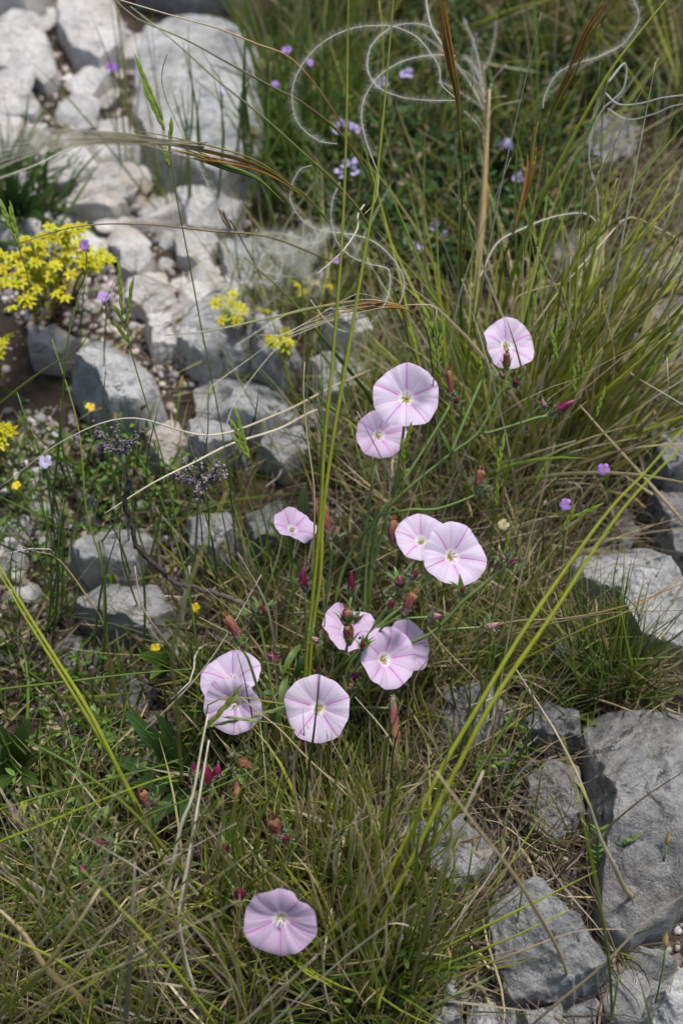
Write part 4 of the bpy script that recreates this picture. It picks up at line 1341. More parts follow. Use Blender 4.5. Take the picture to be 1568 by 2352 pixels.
YG2 = (.42, .46, .045)
ST = [
    ([(805, -40), (800, 0), (795, 300), (785, 550), (766, 800), (746, 1000), (736, 1170), (722, 1330), (704, 1500), (694, 1640), (690, 1760)], .60, 'g', 6.3, [OLIVE, YGREEN, YG2, YG2], 'tall upright yellow green stalk rising past the dark pink wilted flower', (.35, .62)),
    ([(905, -40), (898, 60), (866, 400), (826, 650), (792, 850), (766, 1000), (742, 1180), (735, 1330), (715, 1480), (700, 1760)], .62, 'g', 6.3, [OLIVE, YGREEN, YG2, YG2], 'tall yellow green stalk meeting its twin beside the dark pink wilted flower', (.4, .66)),
    ([(737, 1468), (733, 1560), (721, 1680), (706, 1790), (700, 1910)], .60, 'g', 5, [DGREEN, GREEN], 'thin dark green stalk standing across the round flat flower', ()),
    ([(1600, 960), (1568, 985), (1480, 1085), (1394, 1176), (1274, 1341), (1184, 1476), (1104, 1611), (1014, 1764), (949, 1894), (859, 2074), (784, 2239), (760, 2300)], .58, 'g', 8, [YGREEN, YG2, YG2, YGREEN], 'long yellow green stalk slanting over the grey wedge, nearer the bindweed', (.3, .55, .8)),
    ([(1600, 985), (1568, 1022), (1424, 1176), (1264, 1416), (1134, 1606), (1049, 1764), (984, 1969 - 75), (879, 2109), (824, 2250), (810, 2330)], .57, 'g', 8, [YGREEN, YG2, YG2, YGREEN], 'long yellow green stalk slanting over the grey wedge, nearer the largest block', (.35, .6, .84)),
    ([(1270, 1500), (1200, 1600), (1104, 1764), (1004, 1924), (934, 2069), (859, 2214), (840, 2300)], .62, 'g', 6, [GREEN, YGREEN], 'green stalk running beside the two long slanting stalks', (.5,)),
    ([(-20, 1265), (0, 1301), (50, 1386), (125, 1506), (200, 1626), (270, 1764), (350, 1929), (420, 2080)], .60, 'g', 8, [YGREEN, YG2, YGREEN, GREEN], 'yellow green stalk crossing the soil beside its twin, slanting to the dry tuft', (.4,)),
    ([(-20, 1290), (10, 1335), (60, 1420), (135, 1540), (208, 1660), (285, 1790), (340, 1900), (405, 2060)], .615, 'g', 7, [YGREEN, YGREEN, GREEN], 'greener stalk running close along the yellow green one over bare soil', (.5,)),
    ([(440, 1536), (300, 1548), (150, 1566), (0, 1584), (-60, 1600), (-120, 1700)], .67, 'g', 5, [BGREEN, BGREEN], 'level green stalk lying across the bare soil', (.3,)),
    ([(595, 1764), (450, 1829), (325, 1879), (200, 1950), (120, 2010)], .62, 'g', 5, [BGREEN, GREEN], 'green stalk passing under the pale straw pair', ()),
    ([(400, 1780), (350, 1794), (230, 1839), (80, 1902), (0, 1934), (-80, 1980), (-150, 2050)], .60, 'g', 6, [YGREEN, YG2], 'yellow green stalk slanting past the purple grass spike', (.5,)),
    ([(420, 1742), (350, 1764), (200, 1801), (50, 1844), (-40, 1880), (-120, 1960)], .61, 'g', 5, [BGREEN, YGREEN], 'green stalk holding level just above the purple grass spike', (.4,)),
    ([(478, 1640), (462, 1720), (442, 1830), (415, 1900), (385, 2050), (366, 2160), (355, 2240)], .62, 'g', 7.5, [(.72, .67, .50), (.74, .69, .53), PALE], 'pale flattened straw leading down through the dry tuft', ()),
    ([(480, 1700), (458, 1830), (432, 1980), (412, 2100), (425, 2200), (455, 2300), (470, 2400)], .62, 'g', 7.5, [(.72, .67, .50), (.74, .69, .53), PALE], 'bent pale straw next to the flattened one', ()),
    ([(553, 1600), (593, 1635), (643, 1675), (706, 1742), (780, 1810), (850, 1885)], .64, .70, 4, [STRAW, STRAW], 'thin straw slanting below the beetle flower', ()),
    ([(546, 1502), (561, 1557), (571, 1610), (580, 1650), (590, 1760)], .655, 'g', 3.5, [DGREEN, DGREEN], 'thin dark stalk crossing both flowers of the beetle pair', ()),
    ([(651, 1616), (606, 1610), (551, 1601), (506, 1606), (478, 1618), (470, 1680), (440, 1760), (420, 1880)], .64, 'g', 4.5, [YGREEN, OLIVE, GREEN], 'arched olive stalk bowed over the beetle flower', ()),
    ([(300, 15), (400, 95), (500, 185), (600, 265), (700, 355), (770, 420), (835, 500), (880, 610), (930, 740), (960, 900)], .60, 'g', 7, [(.30, .32, .22), OLIVE, OLIVE, YGREEN], 'long olive stalk slanting from the big grey slab into the curled awns', ()),
    ([(250, -20), (310, 40), (425, 90), (525, 145), (625, 200), (700, 240), (800, 330), (880, 480), (940, 640)], .63, 'g', 7, [(.30, .28, .18), BROWN, OLIVE, OLIVE], 'brownish stalk running above the long olive stalk over the slab', ()),
    ([(250, -8), (400, 37), (500, 65), (600, 105), (645, 120), (700, 165), (784, 285), (850, 420), (900, 560)], .66, 'g', 6, [PALE, (.50, .32, .13), (.45, .27, .1), YGREEN, GREEN], 'straw coloured stalk arching over the slab towards a small violet flower', ()),
    ([(1545, -20), (1459, 85), (1399, 165), (1344, 260), (1284, 375), (1234, 475), (1180, 620), (1140, 780), (1120, 950)], .72, 'g', 11, [OLIVE, YGREEN, YGREEN, GREEN], 'broad olive green stalk leaning through the tall tuft', (.4,)),
    ([(1600, 250), (1500, 370), (1400, 490), (1320, 600), (1250, 720), (1200, 860), (1170, 1000)], .78, 'g', 10, [GREEN, YGREEN, YGREEN], 'green blade of the tall tuft slanting over the grey boulder', ()),
    ([(1600, 400), (1480, 530), (1380, 630), (1290, 740), (1220, 880), (1190, 1010)], .80, 'g', 9, [YGREEN, YGREEN, OLIVE], 'yellowish blade of the tall tuft under the grey boulder', ()),
    ([(1600, 560), (1450, 660), (1330, 760), (1240, 880), (1200, 1020)], .82, 'g', 9, [YGREEN, OLIVE], 'low arching yellowish blade leaving the tall tuft sideways', ()),
    ([(1600, 330), (1440, 480), (1330, 590), (1250, 700), (1190, 860), (1160, 1000)], .79, 'g', 7, [OLIVE, GREEN], 'slim olive blade in the middle of the tall tuft', ()),
    ([(1400, 170), (1370, 260), (1300, 430), (1250, 560), (1200, 760), (1160, 960)], .82, 'g', 8, [GREEN, GREEN], 'upright green blade before the grey boulder', ()),
    ([(1124, 205), (1119, 300), (1114, 390), (1108, 500), (1098, 600), (1085, 800), (1080, 900)], .88, 'g', 17, [STRAW, (.50, .35, .16), STRAW, STRAW], 'thick tan straw standing behind the dark feather grass spike', ()),
    ([(1216, 760), (1290, 660), (1380, 560), (1440, 500), (1500, 520), (1568, 560), (1640, 640), (1700, 800)], .78, 'g', 5, [PALE, STRAW], 'arched pale straw over the low grey rock', ()),
    ([(1060, 640), (1090, 720), (1110, 770), (1140, 840), (1170, 960)], .80, 'g', 7, [STRAW, STRAW], 'short slanting straw beside the uppermost flower', ()),
    ([(1330, 640), (1190, 680), (1170, 740), (1110, 900), (1090, 1040)], .80, 'g', 6, [STRAW, PALE], 'kinked straw behind the uppermost flower', ()),
    ([(1330, 930), (1400, 1010), (1490, 1110), (1568, 1200), (1640, 1300)], .80, 'g', 9, [STRAW, STRAW, BROWN], 'thick straw slanting down past the black spotted rock', ()),
    ([(1568, 1340), (1440, 1390), (1300, 1420), (1175, 1428), (1100, 1460), (1040, 1560)], .66, 'g', 4, [RUST, STRAW, STRAW], 'long thin straw crossing the slanting stalks near a hairy bud', ()),
    ([(1568, 1402), (1400, 1408), (1250, 1436), (1150, 1460), (1080, 1520)], .69, 'g', 3.5, [BROWN, STRAW], 'thin brown straw crossing just below the long straw', ()),
    ([(1560, 1330), (1450, 1400), (1350, 1440), (1250, 1490), (1145, 1550), (1100, 1640)], .63, 'g', 5, [(.4, .26, .06), YGREEN, YGREEN], 'golden green stalk arching across the slanting pair', ()),
    ([(1180, 1530), (1250, 1640), (1280, 1690), (1330, 1790), (1370, 1900), (1400, 1990)], .72, 'g', 5, [PALE, STRAW], 'straw slanting beside the small grey stone', ()),
    ([(1330, 1800), (1350, 1840), (1380, 1930), (1410, 1990), (1440, 2050), (1490, 2085)], .59, 'g', 9, [YGREEN, PALE, STRAW, (.5, .36, .2), BROWN], 'broad tan leaf hanging over the largest block', ()),
    ([(1290, 1690), (1330, 1850), (1360, 1990), (1385, 2120), (1400, 2240), (1405, 2340)], .50, 'g', 5.5, [YGREEN, YGREEN, GREEN, OLIVE], 'soft broad green blade standing over the gap between the grey blocks', ()),
    ([(1000, 1770), (1080, 1880), (1180, 2010), (1230, 2090), (1280, 2180), (1320, 2290)], .53, 'g', 7, [STRAW, (.40, .33, .17), STRAW], 'tan straw slanting over the ridged angular rock', ()),
    ([(1110, 1770), (1060, 1880), (1010, 2010), (980, 2120), (950, 2240), (930, 2330)], .55, 'g', 7, [PALE, OLIVE, STRAW], 'pale straw leaning before the smooth grey wedge', ()),
    ([(1370, 2000), (1240, 2065), (1110, 2130), (960, 2210), (870, 2260)], .63, 'g', 5, [YGREEN, YGREEN, GREEN], 'fine green blade reaching over the ridged angular rock', ()),
    ([(1305, 2090), (1180, 2150), (1060, 2200), (960, 2240), (880, 2290)], .63, 'g', 5, [YGREEN, GREEN], 'fine green blade below the one reaching over the ridged rock', ()),
    ([(1430, 2134), (1320, 2140), (1180, 2190), (1080, 2230), (950, 2290)], .63, 'g', 3.5, [STRAW, (.45, .28, .1)], 'thin golden straw curving over the ridged rock', ()),
    ([(1168, 1945), (1090, 2060), (1000, 2180), (920, 2300)], .64, 'g', 3.5, [PALE, STRAW], 'thin pale straw between the two grey wedges', ()),
    ([(1590, 2040), (1480, 2120), (1380, 2220), (1260, 2320), (1150, 2420)], .60, 'g', 5, [GREY, STRAW, GREY], 'grey weathered straw slanting over the corner rubble', ()),
    ([(1580, 1765), (1480, 1830), (1390, 1905), (1300, 1990), (1240, 2080)], .64, 'g', 5, [(.12, .1, .07), BROWN, BROWN], 'dark thin stalk slanting across the largest block', ()),
    ([(0, 1120), (150, 1010), (300, 960), (480, 1000), (640, 950), (760, 890), (850, 850)], .70, .82, 5, [GREY, PALE, STRAW], 'weathered straw bowing over the pale grey rock', ()),
    ([(240, 1180), (350, 1110), (450, 1060), (530, 1020), (640, 985), (740, 940), (800, 990)], .70, .83, 6, [PALE, PALE, STRAW], 'bent pale straw sweeping past the dried flower heads', ()),
    ([(380, 770), (480, 760), (620, 730), (760, 700), (860, 690), (920, 704)], .62, .71, 6, [(.4, .38, .28), OLIVE, STRAW], 'blurred olive awn sweeping from the feather grass head', ()),
    ([(40, 560), (180, 520), (330, 515), (480, 530), (620, 545), (760, 600)], .66, .80, 5, [BROWN, (.3, .22, .13), OLIVE], 'thin brownish stalk lying across the yellow stonecrop edge', ()),
    ([(700, 830), (697, 900), (705, 1000), (720, 1110), (722, 1200), (715, 1330)], .70, .735, 3.5, [PALE, STRAW, YGREEN], 'curved fine straw close to the twin upright stalks', ()),
    ([(0, 1190), (60, 1260), (130, 1280), (200, 1370), (240, 1440), (260, 1560)], .72, 'g', 4, [BROWN, STRAW, GREY], 'kinked dry stalk beside the light grey rock', ()),
    ([(310, 1040), (360, 1120), (410, 1260), (430, 1340), (455, 1500), (470, 1620)], .73, 'g', 5, [GREEN, BGREEN], 'green stem standing behind the dark curved twig', ()),
    ([(520, 1130), (440, 1330), (395, 1500), (405, 1600), (410, 1700), (420, 1800)], .49, .58, 6, [(.33, .30, .1), (.25, .24, .07), OLIVE], 'out of focus olive blade rising beside the beetle pair', ()),
    ([(310, 1300), (330, 1400), (400, 1500), (430, 1560)], .72, 'g', 6, [PALE, STRAW], 'pale dead blade on the shaded grey rock', ()),
    ([(600, 1320), (520, 1460), (440, 1570), (330, 1680), (210, 1790)], .68, 'g', 3.5, [PALE, STRAW], 'long thin straw slanting behind the beetle pair', ()),
    ([(60, 1700), (170, 1760), (300, 1860), (420, 2000), (540, 2140)], .60, 'g', 8, [GREEN, OLIVE, GREEN], 'soft green blade lying over the broad leaves', ()),
    ([(0, 2090), (60, 2150), (110, 2230), (180, 2290), (240, 2370)], .60, 'g', 14, [STRAW, (.48, .35, .17), STRAW], 'broad twisted straw leaf in the dry tuft', ()),
    ([(230, 2040), (180, 2120), (90, 2240), (0, 2330), (-40, 2380)], .56, 'g', 11, [STRAW, OLIVE, STRAW], 'out of focus straw blade over the dry tuft', ()),
    ([(310, 1980), (305, 2080), (300, 2200), (290, 2330), (288, 2420)], .56, 'g', 9, [(.3, .25, .18), GREY], 'blurred grey straw standing in the dry tuft', ()),
    ([(740, 1990), (700, 2060), (640, 2110), (700, 2180), (745, 2250), (800, 2380)], .54, .60, 2, [STRAW, OLIVE], 'fine straw hanging above the lowest flower', ()) if False else ([(765, 2350), (742, 2230), (760, 2090), (775, 1990), (800, 1880)], .65, .70, 6, [PALE, STRAW], 'upright pale straw next to the lowest flower', ()),
    ([(120, 780), (180, 980), (200, 1180), (235, 1300), (240, 1440), (250, 1560)], .74, 'g', 4, [YGREEN, OLIVE], 'knotted olive stem above the light grey rock', ()),
    ([(40, 900), (60, 960), (90, 1030), (110, 1090), (140, 1200), (150, 1300)], .74, 'g', 5, [BGREEN, GREEN], 'green stem on the soil below the rounded grey rock', ()),
    ([(200, 630), (160, 760), (145, 900), (135, 1030), (125, 1120), (120, 1210)], .72, 'g', 6, [BGREEN, BGREEN, GREEN], 'upright green stem between the stonecrop and the rounded rock', ()),
    ([(265, 640), (190, 790), (100, 850), (20, 910), (-60, 980)], .68, 'g', 4, [BROWN, YGREEN, OLIVE], 'olive stalk slanting below the yellow stonecrop', ()),
    ([(560, 590), (660, 680), (760, 800), (840, 900), (900, 1000)], .76, 'g', 9, [OLIVE, DGREEN, GREEN], 'dark green blade slanting behind the curled awns', ()),
    ([(870, 0), (880, 120), (872, 260), (875, 420), (860, 560)], .86, 'g', 6, [YGREEN, GREEN], 'slim green stem behind the curled awns', ()),
    ([(1003, 705), (1003, 755), (998, 720), (960, 698), (925, 700)], .705, .708, 2, [PALE, PALE], '', ()) if False else ([(1000, 745), (1001, 706), (980, 700), (940, 700), (918, 704)], .70, .705, 2.2, [PALE, PALE, STRAW], 'fine kinked white bristle sticking out of the feather grass head', ()),
]
for px, da, db, wpx, cols, lab, nodes in ST:
    stalk(px, da, db, wpx, cols, lab, nodes=nodes)

# many more long blades that can be told apart in the tangle
BUNDLES = [
    ('dry straw blade in the tangled tuft around the lowest flower', 64, (-60, 640), (2080, 2450), (-420, 460), (-420, -60), .60, [STRAW, PALE, STRAW], 4.2),
    ('green blade in the tangled tuft around the lowest flower', 52, (-60, 600), (2080, 2450), (-420, 420), (-460, -120), .60, [BGREEN, YGREEN, YGREEN], 4.8),
    ('thin green blade standing around the bindweed buds', 36, (560, 1160), (1560, 1900), (-60, 80), (-300, -150), .70, [BGREEN, GREEN, YGREEN], 4.5),
    ('thin dry blade standing around the bindweed buds', 30, (480, 1180), (1500, 1900), (-180, 200), (-280, -100), .71, [STRAW, PALE, STRAW], 4),
    ('arching olive blade of the tall tuft behind the uppermost flower', 36, (1080, 1320), (900, 1120), (0, 480), (-680, -260), .80, [YG2, OLIVE, YGREEN], 9),
    ('arching dry blade of the tall tuft behind the uppermost flower', 34, (1040, 1400), (860, 1150), (-100, 460), (-480, -80), .82, [STRAW, PALE, BROWN], 6),
    ('thin green stem rising from the stony soil by the rounded rock', 28, (20, 560), (1080, 1560), (-70, 70), (-340, -160), .76, [BGREEN, GREEN, BGREEN], 5),
    ('thin green blade of the small tuft by the mottled grey rock', 14, (1340, 1470), (1500, 1640), (-80, 90), (-280, -140), .74, [BGREEN, GREEN, YGREEN], 4),
    ('slim green stalk rising from the dry tuft above the lowest flower', 50, (520, 1000), (1960, 2230), (-40, 120), (-340, -170), .62, [YGREEN, BGREEN, YGREEN], 5.5),
    ('slim golden straw rising from the dry tuft above the lowest flower', 44, (520, 980), (1960, 2230), (-80, 150), (-320, -130), .62, [STRAW, PALE, STRAW], 4.5),
    ('very long thin stem sweeping up out of the bindweed grass', 26, (560, 1120), (1250, 1900), (-260, 420), (-900, -420), .66, [YGREEN, OLIVE, STRAW], 3.6),
    ('very long thin stem arching out of the tall tuft', 24, (1000, 1330), (820, 1150), (-380, 460), (-1000, -420), .74, [OLIVE, YGREEN, PALE], 4.2),
    ('thin green stem in front of the pitted grey slab', 18, (420, 720), (380, 620), (-60, 60), (-420, -220), .95, [BGREEN, GREEN], 7),
]
KEEP = [(643, 2122, 95), (728, 1626, 80), (535, 1600, 80), (895, 1500, 85), (800, 1440, 60), (1010, 1255, 85), (933, 907, 80), (870, 1000, 60), (1170, 784, 65), (676, 1205, 50)]


def near_seg(fx, fy, ax_, ay_, bx_, by_):
    dx_, dy_ = bx_ - ax_, by_ - ay_
    t_ = max(0, min(1, ((fx - ax_) * dx_ + (fy - ay_) * dy_) / (dx_ * dx_ + dy_ * dy_ + 1e-9)))
    return math.hypot(ax_ + t_ * dx_ - fx, ay_ + t_ * dy_ - fy)


for lab, n, xr, yr, dx, dy, d0, cols, wpx in BUNDLES:
    for q in range(n):
        bx, by = random.uniform(*xr), random.uniform(*yr)
        ex, ey = bx + random.uniform(*dx), by + random.uniform(*dy)
        bowx = random.gauss(0, 25)
        if any(near_seg(fx, fy, ex, ey, bx, by) < fr for fx, fy, fr in KEEP):
            continue
        gd = gdepth(bx, by)
        d1 = min(gd - .03, max(d0 - .06, gd - .06 - abs(ey - by) / 330 * .10)) if True else d0
        c = random.choice(cols)
        c = tuple(np.clip(np.array(c) * random.uniform(.95, 1.5), 0, .8))
        stalk([(ex, ey), ((ex + bx) / 2 + bowx, (ey + by) / 2 - 10), (bx, by)], d1, 'g', wpx * random.uniform(.7, 1.3), [lerp(c, STRAW, .45), c, lerp(c, YGREEN, .15), lerp(c, OLIVE, .35), lerp(c, PALE, .25)], lab, 'straw' if ('dry' in lab.split()[:2] or 'straw' in lab.split()[:3]) else 'grass stalk', lab + ' set', 'dry_straw' if ('dry' in lab.split()[:2] or 'straw' in lab.split()[:3]) else 'grass_stalk', taper=.25)


# ------------------------------------------------------------------ feather grass
def awn(t, px, da, db, hair=.0056, wpx=2.8, dens=4.5, tuft=True, h0=.0, h1=1.0, col=PALE):
    pts = path(px, da, db, n=max(20, int(len(px) * 6)))
    n = len(pts)
    m = MB()
    m.tube(pts, np.linspace(.9, .45, n) * wpx * .5 * .7 / FPX, [np.array(col) * .95, np.array(col) * 1.2, (.74, .70, .60)], 5)
    o = m.build('awn', M_AWN, t)
    L = np.linalg.norm(np.diff(pts, axis=0), axis=1).sum()
    h = int(L * 1000 * dens * 4.0)
    s = rng.uniform(h0, h1, h) * (n - 1)
    i = np.minimum(s.astype(int), n - 2)
    fr = (s - i)[:, None]
    rt = pts[i] * (1 - fr) + pts[i + 1] * fr
    tn = pts[i + 1] - pts[i]
    tn /= np.linalg.norm(tn, axis=1)[:, None]
    rd = rng.normal(size=(h, 3))
    rd -= tn * (rd * tn).sum(1)[:, None]
    rd /= np.linalg.norm(rd, axis=1)[:, None]
    m = MB()
    env = np.clip((s / (n - 1) - h0) / .08, .25, 1) * np.clip((h1 - s / (n - 1)) / .06, .3, 1)
    m.hairs(rt, rd + tn * rng.normal(.45, .3, (h, 1)), hair * rng.uniform(.6, 1.1, h) * env, .00005, (.74, .74, .68))
    m.build('plume_hairs', M_HAIR, o, pts[0])
    return o


def seed_bundle(t, px, da, db, spread, n, wpx, cols):
    """a tight bundle of glumes and awn bases around the top of the culm, each a strand"""
    for q in range(n):
        off = random.gauss(0, .8) * spread
        fl = random.gauss(0, 1.2) * spread
        dd = random.uniform(-.006, .006)
        k0 = random.uniform(0, .35)
        nx, ny = px[-1][1] - px[0][1], px[0][0] - px[-1][0]
        nl = math.hypot(nx, ny)
        nx, ny = nx / nl, ny / nl
        sh = []
        for k, (x, y) in enumerate(px):
            u_ = k / (len(px) - 1)
            w_ = off * math.sin(math.pi * min(1, u_ * .8 + .2)) + fl * (1 - u_) ** 1.5
            sh.append((x + nx * w_, y + ny * w_))
        pts = path(sh, da + dd, db + dd, 24)
        pts = pts[int(k0 * 24):]
        m = MB()
        c = random.choice(cols)
        s = np.linspace(0, 1, len(pts))
        m.tube(pts, wpx * .5 * .7 / FPX * (.3 + .8 * np.sin(np.pi * np.clip(s * .95 + .02, 0, 1))), [np.array(c) * 1.1, c, lerp(c, OLIVE, .5)], 5)
        m.build('glume', M_DRY, t)


def culm(t, px, da, db, wpx, cols):
    pts = path(px, da, db)
    m = MB()
    m.tube(pts, np.linspace(.7, 1, len(pts)) * wpx * .5 * .7 / FPX, cols, 6)
    m.build('stalk', M_GRASS, t)
    return pts


GLU = [RUST, (.30, .14, .025), (.14, .09, .02), OLIVE, (.24, .20, .04)]
FG = 'feather grass culms'


def feather(label, base):
    g = G(*base)
    return thing('feather_grass', label, 'feather grass', g, FG)


t = feather('feather grass with dark orange spike and big looping white awns', (1075, 1020))
culm(t, [(1056, 300), (1061, 375), (1061, 450), (1056, 588), (1058, 720), (1066, 880), (1075, 1020)], .70, 'g', 8, [OLIVE, GREEN, GREEN])
seed_bundle(t, [(1000, -30), (1004, 0), (1019, 75), (1034, 150), (1049, 225), (1056, 310)], .66, .70, 6, 11, 4.6, GLU)
awn(t, [(1046, 226), (1013, 194), (1008, 156), (986, 119), (955, 84), (908, 62), (861, 59), (814, 64), (768, 81), (727, 109), (693, 150), (674, 194), (671, 231), (679, 272), (699, 300), (730, 322), (752, 328), (774, 330)], .70, .70, h0=.06)
awn(t, [(1052, 228), (1046, 231), (971, 230), (918, 222), (871, 203), (849, 175), (843, 144), (852, 106), (877, 78), (908, 59), (946, 54), (980, 59), (1011, 78)], .71, .76, .0046)
awn(t, [(1046, 128), (986, 127), (933, 138), (890, 159), (858, 188), (836, 228), (830, 272), (840, 322), (865, 391), (869, 413), (861, 463), (836, 493)], .745, .72, .0044, h1=.75)
awn(t, [(1040, 140), (1020, 110), (990, 60), (978, 0), (976, -40)], .76, .80, .004, 5)

t = feather('feather grass with a nodding rusty seed head and two S shaped awns', (1010, 1130))
culm(t, [(926, 706), (938, 713), (968, 738), (984, 775), (992, 850), (1000, 980), (1010, 1130)], .705, 'g', 6, [OLIVE, DGREEN, GREEN])
seed_bundle(t, [(770, 705), (820, 700), (870, 700), (913, 702), (938, 713)], .69, .705, 8, 9, 4.5, GLU)
awn(t, [(913, 702), (921, 688), (928, 655), (921, 625), (902, 595), (875, 567), (842, 548), (792, 536), (751, 532), (718, 522), (688, 499), (668, 463), (668, 433), (687, 391), (715, 380)], .70, .69, .0044)
awn(t, [(712, 688), (745, 732), (770, 754), (806, 763), (833, 754), (861, 732), (883, 699), (894, 664), (895, 631), (886, 615), (847, 606), (806, 589), (778, 562), (765, 529), (760, 490), (765, 455), (781, 419)], .69, .70, .0044, h0=.08)
awn(t, [(836, 470), (822, 493), (820, 526), (792, 570), (759, 603), (729, 628)], .72, .70, .002, 5)
for q in range(7):
    sy = 690 + q * 7
    j1, j2, j3 = random.gauss(0, 9), random.gauss(0, 18), random.gauss(0, 34)
    awn(t, [(915, 704), (850 + j1, 688 + q * 3 + j1), (760 + j2, 698 + q * 6 + j1), (660, 728 + q * 9 + j2), (560 + j2, 775 + q * 13 + j3), (470 + j3, 825 + q * 17 + j3)][:random.choice((3, 4, 5, 6))], .705, random.uniform(.56, .70), .0010, 2.6, 1.5, col=(.36, .33, .19))

t = feather('feather grass leaning far over with an orange brown bundle and pale blurred awn fan', (860, 760))
culm(t, [(655, 420), (690, 440), (720, 470), (760, 520), (800, 600), (840, 700), (860, 760)], .68, 'g', 8, [OLIVE, YGREEN, GREEN])
seed_bundle(t, [(300, 318), (350, 325), (425, 340), (500, 355), (575, 375), (640, 408), (700, 455)], .62, .685, 9, 11, 3.6, GLU)
seed_bundle(t, [(380, 345), (450, 360), (520, 385), (590, 410), (655, 468)], .64, .70, 6, 6, 5, [DGREEN, OLIVE, (.13, .12, .03)])
for q in range(10):
    y1 = 285 + q * 8 + (q * q) * .55
    awn(t, [(430 + random.uniform(-40, 60), 330 + random.uniform(-8, 14)), (330, 312 + q * 2.2), (200, 300 + q * 3.6), (90, 296 + q * 6), (-40, y1)], .635, random.uniform(.47, .54), .0018, 3.6, 1.2, col=(.30, .28, .17))
awn(t, [(395, 350), (290, 325), (180, 335), (80, 380), (-30, 420)], .64, .56, .002, 4, 2.0, col=(.45, .45, .35))
t = feather('feather grass awn falling straight past the green spikelet into a dark seed', (640, 760))
culm(t, [(528, 505), (560, 560), (600, 640), (640, 760)], .72, 'g', 5, [(.2, .15, .1), OLIVE])
awn(t, [(385, 120), (372, 170), (378, 215), (405, 280), (435, 340), (465, 400), (485, 440), (505, 475)], .66, .715, .0048, 3, 6, h0=.1)
seed_bundle(t, [(503, 470), (512, 490), (524, 515), (532, 528)], .715, .72, 3, 6, 7, [(.16, .13, .10), (.24, .19, .13)])

t = feather('feather grass with rusty spike and a white awn hooked over the tall tuft', (1130, 930))
culm(t, [(1224, 390), (1204, 450), (1179, 530), (1154, 610), (1135, 760), (1130, 930)], .74, 'g', 9, [(.25, .17, .03), OLIVE, GREEN])
seed_bundle(t, [(1410, -20), (1399, 0), (1349, 75), (1309, 165), (1274, 240), (1249, 310)], .68, .73, 9, 12, 4.6, GLU)
seed_bundle(t, [(1229, 280), (1222, 330), (1219, 380), (1205, 440), (1180, 530)], .73, .745, 7, 7, 6.5, GLU)
awn(t, [(1246, 250), (1249, 225), (1274, 175), (1314, 150), (1374, 130), (1424, 105), (1454, 70), (1466, 35), (1454, 0), (1440, -30)], .71, .69, .0050, 3, 7)
t = feather('feather grass with pale looping awns beyond the grey boulder', (1400, 760))
culm(t, [(1400, 165), (1384, 250), (1380, 420), (1390, 600), (1400, 760)], .84, 'g', 7, [STRAW, OLIVE, GREEN])
awn(t, [(1395, 190), (1434, 145), (1432, 200), (1404, 232), (1384, 250), (1359, 300), (1352, 370), (1369, 440), (1375, 520)], .80, .84, .0012, 6, 2.0, col=(.5, .5, .42))
awn(t, [(1390, 215), (1420, 240), (1470, 238), (1520, 225), (1600, 215)], .79, .74, .0016, 6, 2.0, col=(.5, .5, .42))
awn(t, [(1395, 250), (1440, 275), (1500, 262), (1540, 245), (1610, 230)], .80, .74, .0016, 5, 2.0, col=(.5, .5, .42))
t = feather('feather grass tuft spreading silver plumes above the tan straw', (1090, 700))
culm(t, [(1110, 150), (1112, 240), (1108, 400), (1095, 560), (1090, 700)], .90, 'g', 9, [STRAW, STRAW, STRAW])
for q in range(6):
    a0 = random.uniform(-.9, .6)
    l0 = random.uniform(90, 230)
    k0 = random.uniform(-.9, .9)
    pts_ = [(1112 + random.uniform(-4, 4), random.uniform(150, 260))]
    for j in range(1, 5):
        a1 = a0 + k0 * j * .35
        pts_.append((pts_[-1][0] + math.sin(a1) * l0 / 4, pts_[-1][1] - math.cos(a1) * l0 / 4))
    awn(t, pts_, .90, random.uniform(.84, 1.05), .0050, random.uniform(2, 4), 3.5)
for q in range(9):
    a0 = random.uniform(-1.3, 1.3)
    l0 = random.uniform(40, 110)
    y0 = random.uniform(190, 330)
    pts_ = [(1114, y0), (1114 + math.sin(a0) * l0 * .4, y0 - math.cos(a0) * l0 * .5), (1114 + math.sin(a0 * 1.2) * l0, y0 - math.cos(a0 * 1.2) * l0)]
    awn(t, pts_, .90, random.uniform(.85, .93), .0008, random.uniform(4, 8), 1, col=lerp(STRAW, BROWN, random.uniform(0, .4)))
t = feather('feather grass with a fluffy white tangle of out of focus awns', (690, 960))
culm(t, [(690, 620), (700, 740), (695, 860), (690, 960)], .86, 'g', 6, [STRAW, OLIVE])
for q in range(13):
    a = random.uniform(0, 6.28)
    cx, cy = 680 + random.gauss(0, 45), 585 + random.gauss(0, 38)
    rx, ry = random.uniform(20, 95), random.uniform(18, 70)
    awn(t, [(690 + random.uniform(-10, 10), 640)] + [(cx + rx * math.cos(a + k * .8), cy + ry * math.sin(a + k * .8)) for k in range(random.randint(3, 5))], .86, random.uniform(.78, .90), .0078, 2.8, 5.5)
t = feather('feather grass with a short silver awn curled over the small spikelet', (1010, 1100))
culm(t, [(1340, 560), (1280, 640), (1200, 760), (1100, 900), (1010, 1100)], .78, 'g', 4, [STRAW, OLIVE])
awn(t, [(1100, 640), (1140, 560), (1200, 525), (1270, 498), (1340, 490), (1370, 510)], .78, .80, .0035, 6, 4)

